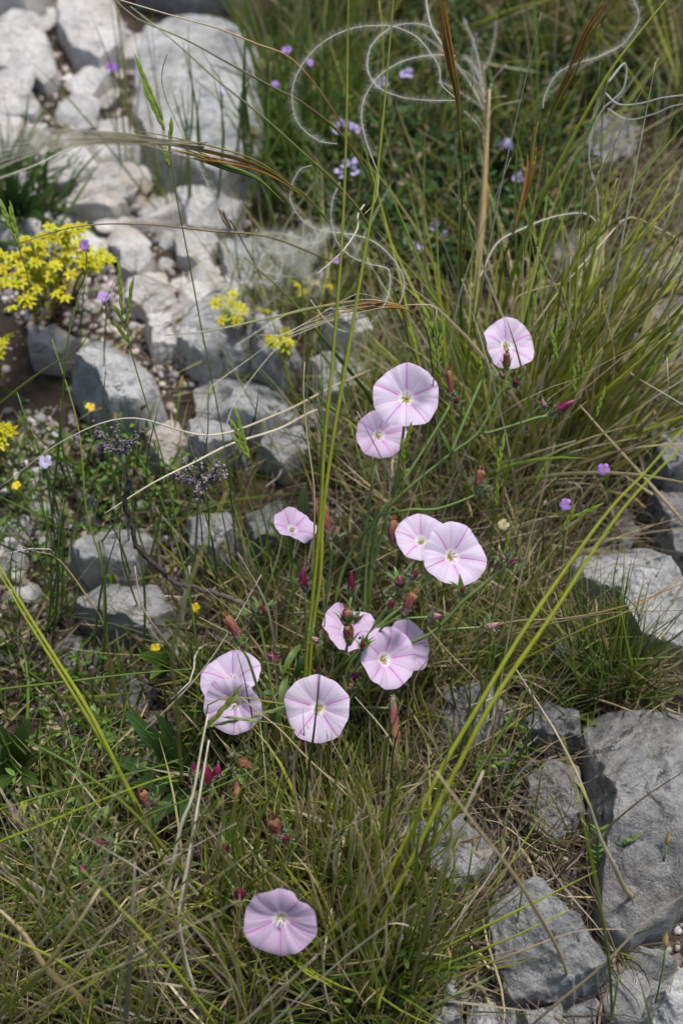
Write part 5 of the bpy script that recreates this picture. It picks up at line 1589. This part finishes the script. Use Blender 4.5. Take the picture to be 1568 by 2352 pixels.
# pale arching hairs and straw curls lower in the tuft
for k, (px, lab) in enumerate([
    ([(1530, 820), (1530, 920), (1480, 980), (1440, 1010), (1410, 960)], 'white curled dry awn by the black spotted rock'),
    ([(1568, 930), (1500, 890), (1440, 850), (1430, 800)], 'white dry awn hanging above the black spotted rock'),
    ([(820, 945), (880, 1060), (900, 1100), (905, 1050), (960, 1090)], 'pale curled dry awn below the overlapping pair'),
    ([(20, 1270), (30, 1262), (118, 1262), (140, 1290), (185, 1350)], 'folded white straw lying beside the light grey rock'),
    ([(395, 1605), (440, 1560), (450, 1500), (475, 1480), (500, 1475)], 'branched white rootlet beside the beetle pair'),
]):
    stalk(px, .72, 'g', 4.5, [(.62, .60, .55), PALE, STRAW], lab, 'dry awn', 'curled dry awns', 'dry_awn', mat=M_AWN)


# ------------------------------------------------------------------ green spikelet grass
def spikelet(t, px0, px1, d0, d1, wpx=12, col=BGREEN):
    """flat ear of overlapping pointed glumes from tip (px0) to base (px1)"""
    tip, base = P(*px0, d0), P(*px1, d1)
    ax_ = tip - base
    ln = np.linalg.norm(ax_)
    x = unit(np.cross(ax_, FWD))
    m = MB()
    nn = max(6, int(ln / .0030))
    wd = wpx * d0 / FPX
    for k in range(nn):
        s = k / nn
        sd_ = 1 if k % 2 else -1
        p = base + ax_ * s
        gl = ln * .20 + .004
        o_ = x * sd_
        e = .55 + .45 * math.sin(math.pi * (s * .8 + .15))
        q = spline([p, p + unit(ax_) * gl * .4 + o_ * wd * .20 * e, p + unit(ax_) * gl * .8 + o_ * wd * .20 * e, p + unit(ax_) * gl * 1.1 + o_ * wd * .15 * e], 6)
        m.tube(q, wd * .30 * np.array([.5, 1, .95, .7, .4, .08]), [np.array(col) * .8, col, lerp(col, YGREEN, .6)], 6, .55)
    return m.build('spikelet', M_GRASS, t, base)


def spike_grass(label, ears, stem, d, wpx=12, spx=5, col=BGREEN):
    g = G(*stem[-1])
    t = thing('spikelet_grass', label, 'grass', g, 'grasses with green spikelets')
    pts = path(stem, d, 'g')
    m = MB()
    m.tube(pts, np.linspace(.65, 1, len(pts)) * spx * .5 * .7 / FPX, [lerp(col, YGREEN, .4), col, GREEN], 6)
    m.build('stalk', M_GRASS, t)
    for (a, b) in ears:
        spikelet(t, a, b, d - .004, d, wpx, col)
    return t


SPK = [
    ('green spikelet grass of four ears before the pitted grey slab', [((320, 152), (373, 275)), ((335, 208), (378, 300)), ((394, 288), (388, 350)), ((366, 328), (390, 385))], [(390, 345), (395, 385), (405, 450), (432, 588), (460, 738), (480, 838), (500, 938), (515, 1018), (540, 1150), (560, 1300)], .68, 12),
    ('green spikelet grass with two long ears before the rounded grey rock', [((274, 616), (281, 723)), ((303, 655), (290, 750)), ((271, 750), (295, 786)), ((268, 712), (286, 742))], [(290, 748), (302, 808), (325, 888), (360, 1003), (380, 1078), (400, 1176), (430, 1300), (450, 1500)], .69, 11),
    ('light green spikelet grass above the wide open pale flower', [((976, 716), (1002, 790)), ((1018, 752), (1002, 838)), ((1000, 752), (1000, 800)), ((993, 800), (998, 850))], [(1000, 800), (998, 845), (988, 940), (976, 1040), (970, 1180), (968, 1320), (965, 1460)], .69, 12),
    ('green spikelet grass beside the uppermost flower', [((1292, 732), (1270, 780)), ((1267, 768), (1279, 830))], [(1273, 770), (1280, 830), (1280, 920), (1276, 1040), (1270, 1180)], .735, 11),
    ('triple eared spikelet grass beyond the long magenta bud', [((1328, 795), (1326, 860)), ((1352, 820), (1332, 870)), ((1318, 855), (1318, 905))], [(1328, 850), (1318, 905), (1305, 980), (1290, 1060), (1275, 1180)], .76, 10),
    ('single eared spikelet grass beside the long magenta bud', [((1384, 905), (1366, 960))], [(1366, 958), (1340, 1020), (1312, 1080), (1290, 1150), (1275, 1260)], .75, 10),
    ('upright single eared spikelet grass beside the rusty wilted flower', [((1155, 1014), (1139, 1090)), ((1141, 1120), (1138, 1165))], [(1140, 1085), (1136, 1150), (1128, 1230), (1120, 1340)], .73, 11),
    ('slanting spikelet grass ear below the long magenta bud', [((1252, 1068), (1226, 1115))], [(1228, 1112), (1205, 1170), (1180, 1260), (1165, 1360)], .75, 9),
    ('twin eared spikelet grass near the dried flower heads', [((545, 955), (572, 1050)), ((534, 972), (566, 1035)), ((541, 1010), (574, 1055))], [(570, 1045), (578, 1065), (590, 1130), (612, 1220), (640, 1360)], .72, 11),
    ('small single eared spikelet grass above the ragged flower', [((484, 1090), (498, 1140))], [(497, 1138), (510, 1180), (530, 1280), (550, 1400)], .73, 9),
    ('nodding spikelet grass beside the mottled grey rock', [((1366, 1166), (1296, 1196)), ((1312, 1178), (1288, 1222))], [(1300, 1200), (1284, 1223), (1234, 1291), (1219, 1331), (1180, 1420)], .70, 11),
    ('spikelet ear leaning beside the yellow stonecrop', [((4, 470), (42, 560)), ((26, 484), (46, 575))], [(44, 570), (60, 620), (80, 700), (95, 800)], .78, 14),
    ('short green spikelet ear by the pinker flower', [((942, 985), (928, 1030)), ((924, 1020), (926, 1060))], [(927, 1055), (924, 1120), (918, 1220), (910, 1340)], .70, 11),
    ('green spikelet ear above the leafy bud cluster', [((1166, 1240), (1156, 1285))], [(1157, 1282), (1145, 1340), (1130, 1420), (1115, 1540)], .70, 10),
]
for lab, ears, stem, d, wpx in SPK:
    spike_grass(lab, ears, stem, d, wpx, 4.5, lerp(BGREEN, YGREEN, .25))
spike_grass('dull green ear with a dry drooping tip behind the twin stalks', [((738, 885), (736, 960)), ((735, 940), (740, 1008))], [(738, 1005), (737, 1080), (740, 1180), (742, 1320)], .725, 13, 4, lerp(GREEN, GREY, .3))
spike_grass('awned grass ears lying over the beetle flower', [((531, 1612), (470, 1670)), ((505, 1640), (452, 1690)), ((545, 1588), (488, 1655))], [(470, 1672), (440, 1715), (415, 1780), (400, 1880)], .635, 13, 5, lerp(OLIVE, GREEN, .4))
spike_grass('pale green ears spread level between the beetle flower and the round flat flower', [((491, 1665), (560, 1652)), ((530, 1648), (600, 1658)), ((635, 1630), (565, 1652))], [(585, 1655), (620, 1660), (663, 1671), (720, 1700), (760, 1780)], .645, 10, 4, (.30, .32, .14))

# purple tinged grass spike
g = G(0, 2010)
t = thing('grass_spike', 'feathery purple brown grass spike hanging over green stalks', 'grass', g)
m = MB()
m.tube(path([(20, 1850), (0, 1845), (-40, 1880), (-60, 1990)], .60, 'g'), .0006, GREEN, 6)
m.build('stalk', M_GRASS, t)
for q in range(34):
    b = P(15 + random.uniform(0, 65), 1842 + random.uniform(-5, 24), .60)
    e = P(20 + random.uniform(0, 75), 1868 + random.uniform(0, 45), .598)
    m = MB()
    c = random.choice([(.20, .13, .14), (.26, .20, .15), YGREEN])
    m.tube(spline([b, (b + e) / 2 + np.array([0, 0, .001]), e], 5), np.array([.3, 1, .8, .4, .1]) * .00038, c, 5)
    m.build('spikelet', M_DRY, t)

# ------------------------------------------------------------------ small flowers
def small_flower(label, px, py, d, rpx, stem, col, petals=5, cat='flower', name='violet_flower', group='small violet flowers', tube=True):
    g = G(*stem[-1])
    t = thing(name, label, cat, g, group)
    c = P(px, py, d)
    pts = path([(px, py)] + stem, d + .002, 'g')
    m = MB()
    m.tube(pts, .00055, [STEMC, GREEN], 5)
    m.build('stem', M_STEM, t)
    R = rpx * d / FPX
    n = unit(-FWD + UP * random.uniform(-.1, .6) + RIGHT * random.uniform(-.5, .5))
    x, y, z = frame(n)
    fl = None
    for k in range(petals):
        a = 2 * math.pi * k / petals + random.uniform(-.2, .2)
        o_ = math.cos(a) * x + math.sin(a) * y
        m = MB()
        q = spline([c, c + o_ * R * .45 + z * R * .15, c + o_ * R * .85 + z * R * .12, c + o_ * R * 1.05], 6)
        m.strip(q, R * np.array([.18, .45, .7, .85, .8, .35]), np.array(col) * random.uniform(.8, 1.2), nrm=z, fold=.06)
        m.build('petal', M_PUR if name != 'yellow_flower' else M_YEL, t, c)
    if tube:
        m = MB()
        m.tube([c + z * .0003, c - z * R * .6 - np.array([0, 0, R * .4]), c - z * R * .8 - np.array([0, 0, R * 1.3])], [R * .2, R * .3, R * .12], (.30, .24, .10), 7)
        m.build('calyx', M_STEM, t, c)
    return t


VIO = (.40, .23, .60)
LILAC = (.64, .57, .80)
for lab, px, py, d, r, stem, c in [
    ('bright violet flower over the gap between the white rocks', 257, 155, .98, 14, [(262, 180), (270, 300), (280, 420)], (.30, .12, .55)),
    ('small violet flower floating just above the yellow stonecrop', 195, 563, .82, 14, [(200, 600), (190, 700), (185, 800)], VIO),
    ('small violet flower below the yellow stonecrop', 238, 682, .80, 14, [(245, 720), (240, 820), (250, 960)], VIO),
    ('pale violet flower on the soil beside the dried flower heads', 105, 1060, .745, 16, [(110, 1100), (120, 1180), (130, 1290)], LILAC),
    ('violet flower at the foot of the straw coloured stalk', 658, 115, .96, 12, [(662, 180), (665, 280), (660, 380)], VIO),
    ('violet flower next to the big awn loop', 632, 194, .98, 10, [(640, 260), (645, 380)], VIO),
    ('dim violet flower inside the big awn loop', 712, 143, .98, 10, [(715, 220), (716, 330)], VIO),
    ('faint violet flower in front of the pitted grey slab', 512, 208, 1.0, 10, [(510, 280), (515, 400)], LILAC),
    ('pink violet flower beside the rough black spotted rock', 1385, 1078, .75, 14, [(1390, 1100), (1400, 1180), (1405, 1290)], VIO),
    ('pink violet flower at the edge of the thin green tuft', 1298, 1159, .755, 14, [(1296, 1200), (1290, 1280), (1285, 1370)], VIO),
    ('violet flower behind the crossing of the S shaped awns', 773, 598, .85, 10, [(776, 650), (780, 760)], VIO),
    ('white and yellow flower in the grass beside the double flowers', 1156, 1205, .80, 13, [(1160, 1240), (1165, 1330)], (.75, .68, .35)),
]:
    small_flower(lab, px, py, d, r, stem, c)


def thyme(label, heads, d, stem):
    t = thing('thyme_sprig', label, 'thyme', G(*stem[-1]), 'lilac thyme sprigs')
    m = MB()
    m.tube(path([heads[0]] + stem, d, 'g'), .0006, BROWN, 5)
    m.build('stem', M_STEM, t)
    for (x, y) in heads:
        c = P(x, y, d + random.uniform(-.01, .01))
        m = MB()
        for q in range(6):
            o_ = np.array([random.gauss(0, 1), random.gauss(0, 1), abs(random.gauss(0, 1))])
            o_ = unit(o_)
            b = c + o_ * .0015
            for s_ in (-.5, 0, .5):
                dr = unit(o_ + s_ * np.cross(o_, (0, 0, 1)) * 1.2)
                m.strip([b, b + dr * .002, b + dr * .0036], [.0008, .0022, .0012], np.array(LILAC) * random.uniform(.9, 1.25), nrm=-FWD)
        m.ball(c - np.array([0, 0, .001]), .0022, (.16, .14, .10), seg=7, rings=5)
        m.build('flower_head', M_PUR, t, c)


thyme('lilac thyme sprig of three heads behind the silver curled awn', [(1005, 525), (1018, 545), (998, 522)], .98, [(1010, 580), (1015, 640)])
thyme('lilac thyme sprig low behind the S shaped awns', [(965, 540), (952, 570), (965, 568)], .97, [(958, 620), (960, 680)])
thyme('lilac thyme sprig below the big awn loop', [(785, 288), (800, 292), (775, 300), (815, 300)], .98, [(790, 350), (795, 430)])
thyme('lilac thyme sprig between the twin stalks', [(790, 380), (810, 395), (780, 400), (822, 375)], .96, [(800, 450), (805, 520)])
thyme('lilac thyme sprig beside the rusty spike', [(1160, 330), (1150, 340), (1168, 342)], 1.0, [(1160, 400), (1160, 470)])
thyme('lilac thyme sprig against the grey boulder', [(1364, 348), (1370, 352)], 1.02, [(1362, 400), (1360, 450)])
thyme('lone lilac thyme sprig below the rusty spike', [(1195, 408), (1190, 412)], .99, [(1194, 450), (1196, 510)])
thyme('lilac thyme sprig inside the small awn loop', [(930, 175), (880, 190), (868, 195), (938, 170)], 1.02, [(900, 240), (905, 320)])


def stonecrop(label, heads, d, foot, group='yellow stonecrop plants'):
    t = thing('stonecrop', label, 'stonecrop', G(*foot), group)
    f = G(*foot)
    for (x, y) in heads:
        c = P(x, y, d + random.uniform(-.02, .02))
        b = G(x + (foot[0] - x) * .55 + random.uniform(-10, 10), max(y + 70, foot[1] - 30 + random.uniform(-40, 20)))
        m = MB()
        q = spline([b, (b + c) / 2 + np.array([0, 0, .006]), c], 9)
        m.tube(q, .0011, [(.20, .16, .05), (.25, .26, .06), (.42, .40, .05)], 6)
        for k in range(18):
            i = random.randint(0, 7)
            a = random.uniform(0, 6.28)
            dr = np.array([math.cos(a), math.sin(a), .8])
            m.strip([q[i], q[i] + dr * .003, q[i] + dr * .006], [.001, .002, .0004], random.choice([(.24, .28, .06), (.35, .30, .06), (.33, .18, .06)]))
        m.build('stem', M_STEM, t, b)
        for k in range(6):
            fc = c + np.array([random.gauss(0, .0048), random.gauss(0, .0048), random.gauss(0, .0025)])
            x_, y_, z_ = frame(unit(np.array([random.gauss(0, .35), random.gauss(0, .35), 1])))
            m = MB()
            for p_ in range(6):
                a = p_ * math.pi / 3
                o_ = math.cos(a) * x_ + math.sin(a) * y_
                m.strip(spline([fc, fc + o_ * .0028 + z_ * .0014, fc + o_ * .0056 + z_ * .0008], 5), [.0010, .0022, .0024, .0018, .0003], np.array(random.choice([(.60, .57, .016), (.62, .52, .012), (.50, .54, .03)])) * random.uniform(.8, 1.1), nrm=z_, fold=.15)
            m.ball(fc + z_ * .0008, .0016, (.62, .50, .03), seg=7, rings=5)
            m.build('flower', M_YEL, t, fc)


stonecrop('large cushion of yellow stonecrop in flower on the stony soil', [(170, 522), (160, 545), (75, 560), (100, 548), (40, 645), (62, 690), (130, 612), (142, 660), (222, 595), (188, 588), (245, 602), (92, 595), (15, 640), (55, 600), (150, 575), (115, 640), (205, 615), (30, 600), (85, 640)], .86, (120, 700))
stonecrop('small yellow stonecrop beside the lichen spotted grey rock', [(540, 715), (562, 728), (528, 712)], .88, (575, 790))
stonecrop('yellow stonecrop sprig in the grass behind the curved straw', [(650, 788), (642, 775)], .87, (660, 850))
stonecrop('yellow stonecrop sprig under the fluffy white tangle', [(712, 672)], .92, (715, 740))
stonecrop('yellow stonecrop sprig at the edge of the bare brown soil', [(0, 985), (-4, 1010)], .80, (5, 1050))
stonecrop('yellow stonecrop sprig below the big cushion', [(4, 795)], .86, (10, 860))
for lab, px, py, d in [('tiny yellow flower on the soil under the rounded grey rock', 208, 935, .84), ('tiny yellow flower beside bare soil and a pale violet flower', 38, 1115, .80),
                       ('tiny yellow flower under the end of the dark twig', 448, 1395, .77), ('tiny yellow flower on the bare soil by the level green stalk', 357, 1488, .77)]:
    small_flower(lab, px, py, d, 11, [(px + 3, py + 40), (px + 6, py + 90)], (.75, .55, .02), 5, 'flower', 'yellow_flower', 'tiny yellow flowers', False)

# papery brown bud heads on thin stems (right side)
for px, py, ln, lab in [(1530, 1925, 26, 'tan papery seed head standing over the largest block'), (1528, 2160, 30, 'tan papery seed head beside the corner rubble'), (1200, 2020, 18, 'tan papery seed head on the ridged rock'),
                        (1085, 1930, 22, 'tan papery seed head on the smooth grey wedge'), (1155, 1915, 18, 'tan papery seed head beside the smooth wedge'), (1033, 2190, 22, 'tan papery seed head above the corner rubble'),
                        (1420, 2225, 20, 'tan papery seed head below the largest block'), (1390, 1480, 22, 'tan papery seed head in the thin green tuft'), (1505, 955, 22, 'tan papery seed head above the black spotted rock'),
                        (1240, 990, 22, 'tan papery seed head behind the long magenta bud'), (265, 960, 20, 'tan papery seed head before the rounded grey rock'), (415, 880, 26, 'orange tan seed head between two grey rocks')]:
    d = gdepth(px, py) - .06
    t = thing('seed_head', lab, 'seed head', G(px - 40, py + 230), 'papery seed heads')
    b, tp = P(px, py + ln * .6, d), P(px + random.uniform(-6, 8), py - ln * .7, d - .004)
    m = MB()
    m.tube(path([(px, py + ln * .6), (px - 12, py + 90), (px - 30, py + 170), (px - 40, py + 230)], d, 'g'), .00055, [BGREEN, GREEN], 5)
    m.build('stem', M_STEM, t)
    spindle('pod', t, b, tp, ln * .22 * d / FPX, [(.30, .24, .10), (.42, .30, .13), (.36, .20, .08)], twist=.8, mat=M_DRY, wrinkle=.2)

# ------------------------------------------------------------------ dried heads, twig, broad leaves
def dried_head(label, arms, c, d, stem):
    t = thing('dried_flower_head', label, 'dried flower', G(*stem[-1]), 'dried purple grey flower heads')
    m = MB()
    m.tube(path([c] + stem, d, 'g'), .0007, [(.28, .25, .22), (.34, .30, .25)], 6)
    m.build('stem', M_DARK, t)
    for (x, y) in arms:
        pts = path([(x, y), ((x + c[0]) / 2 + random.uniform(-6, 6), (y + c[1]) / 2), c], d - .012, d)
        m = MB()
        m.tube(pts, .0006, (.15, .12, .12), 5)
        L = len(pts)
        for k in range(38):
            s = random.random() ** .8
            p = pts[min(L - 1, int(s * L * .8))] + np.array([random.gauss(0, .0014) for _ in range(3)])
            gcol = random.uniform(.8, 1.6)
            m.ball(p, random.uniform(.0005, .0011), (.20 * gcol, .175 * gcol, .175 * gcol), seg=6, rings=4)
        m.build('flower_cluster', M_DARK, t)


dried_head('dried dark flower head forked like antlers below the rounded rock', [(218, 985), (262, 965), (328, 990), (240, 1020), (300, 1010)], (275, 1045), .73, [(285, 1080), (292, 1180), (300, 1300)])
dried_head('dried grey flower head spreading over the pale stones', [(395, 1085), (420, 1055), (460, 1050), (505, 1065), (520, 1085), (470, 1100), (425, 1100), (450, 1130)], (462, 1115), .73, [(455, 1160), (450, 1260), (445, 1380)])
tw = path([(299, 1098), (292, 1130), (290, 1175), (305, 1215), (312, 1250), (340, 1285), (372, 1312), (400, 1338), (440, 1350), (500, 1364), (560, 1385)], .69, .735, 60)
tw = tw + rng.normal(size=tw.shape) * .0006
m = MB()
m.tube(tw, .0011 * (1 + .6 * np.abs(vnoise(np.stack([np.arange(60) * .5, np.zeros(60), np.zeros(60)], 1), 5))), [(.030, .026, .024), (.04, .035, .031), (.07, .06, .052), (.13, .11, .09)], 8)
tag(m.build('twig', M_DARK), 'dark knobbly curved twig before the light grey rock', 'twig')
m = MB()
m.tube(path([(405, 1520), (415, 1450), (425, 1370), (435, 1300)], .80, .79), .0014, [(.30, .30, .29), (.34, .33, .32)], 6)
tag(m.build('twig', M_DARK), 'pale grey bleached twig standing beside the shaded rock', 'twig')
m = MB()
tw2 = path([(672, 1770), (668, 1750), (674, 1732), (682, 1722)], .70, .70, 14) + rng.normal(size=(14, 3)) * .0006
m.tube(tw2, .0022, [(.05, .05, .05), (.09, .085, .08)], 7)
tag(m.build('twig', M_DARK), 'short charred looking stub under the round flat flower', 'twig')


def rosette(label, foot, leaves, col, nerve=True):
    g = G(*foot)
    t = thing('broad_leaf_plant', label, 'plant', g, 'broad leaved plants')
    for (x0, y0, x1, y1, wpx, dz) in leaves:
        d0 = gdepth(x0, y0) - .004 - dz * .3
        d1 = gdepth(x1, y1) - .035 - dz
        b, e = P(x0, y0, d0), P(x1, y1, d1)
        ln = np.linalg.norm(e - b)
        wd = wpx * d1 / FPX
        q = spline([b, b + (e - b) * .35 + np.array([0, 0, ln * .10]), b + (e - b) * .7 + np.array([0, 0, ln * .09]), e], 13)
        s = np.linspace(0, 1, 13)
        m = MB()
        c = np.array(col) * random.uniform(.75, 1.25)
        m.strip(q, wd * np.sin(np.clip(.06 + s * .92, 0, 1) * np.pi) ** .75, [c * .9, c, c * 1.1], nrm=-FWD + np.array([0, 0, .6]), fold=.12)
        lf = m.build('leaf', M_LEAF, t, b)
        m = MB()
        m.tube(q + np.array([0, 0, .0004]), np.linspace(.0006, .0002, 13), c * 1.8, 5)
        m.build('midrib', M_LEAF, lf, b)


rosette('broad leaved plant with lance leaves below the beetle pair', (430, 1800), [(430, 1790, 285, 1632, 44, .03), (425, 1800, 330, 1690, 46, .02), (440, 1780, 360, 1640, 40, .04), (420, 1810, 250, 1740, 44, .015), (440, 1800, 400, 1690, 36, .03), (415, 1810, 300, 1800, 38, .01), (435, 1820, 340, 1900, 40, .01), (440, 1810, 420, 1900, 34, .01)], DGREEN)
rosette('broad leaved plant with dull leaves at the edge of the bare soil', (40, 1760), [(40, 1760, -30, 1640, 50, .02), (40, 1760, 70, 1650, 44, .02), (40, 1765, 120, 1720, 44, .015), (35, 1770, -40, 1740, 50, .01), (40, 1780, 90, 1800, 40, .01), (40, 1780, -10, 1830, 44, .01)], lerp(GREEN, DGREEN, .5))
rosette('broad leaved plant with one oval leaf near a tiny yellow flower', (390, 1530), [(390, 1530, 318, 1508, 36, .015), (390, 1535, 345, 1560, 26, .01), (395, 1530, 380, 1480, 24, .02)], GREEN)
rosette('broad leaved plant growing beside the white slab above the stonecrop', (40, 500), [(40, 500, -20, 430, 36, .04), (45, 495, 20, 400, 34, .05), (50, 495, 80, 410, 34, .05), (55, 500, 110, 450, 34, .03), (40, 505, -30, 490, 34, .02), (50, 510, 100, 500, 34, .02)], DGREEN)
rosette('soft leaved plant behind the ragged bindweed flower', (690, 1290), [(690, 1280, 650, 1150, 34, .04), (690, 1280, 700, 1110, 36, .05), (695, 1285, 740, 1160, 30, .04), (680, 1290, 620, 1200, 30, .03)], lerp(GREEN, GREY, .25))
rosette('small rosette of bright leaves at the foot of the dry tuft', (900, 2290), [(900, 2290, 860, 2240, 26, .01), (900, 2290, 930, 2230, 26, .015), (905, 2290, 960, 2280, 24, .01), (895, 2295, 850, 2300, 24, .01)], GREEN)

# fern like leaf over the largest block
t = thing('ferny_leaf', 'small ferny green leaf over the slot in the largest block', 'leaf', G(1390, 2090))
m = MB()
fp = path([(1375, 1905), (1372, 1960), (1378, 2030), (1390, 2090)], .68, 'g', 16)
fq = path([(1452, 1930), (1415, 1955), (1385, 2000), (1382, 2040)], .68, .71, 14)
m.tube(fp, .0006, GREEN, 5)
m.tube(fq, .0005, GREEN, 5)
m.build('stem', M_STEM, t)
for pts in (fp[:10], fq[:10]):
    for k, p in enumerate(pts):
        for s_ in (-1, 1):
            dr = RIGHT * s_ * .8 + UP * (.7 if pts is fp[:10] else .5) + rng.normal(size=3) * .1
            m = MB()
            m.strip(spline([p, p + dr * .003, p + dr * .0055], 4), [.0006, .0018, .0014, .0003], BGREEN, nrm=-FWD)
            m.build('leaflet', M_LEAF, t, p)
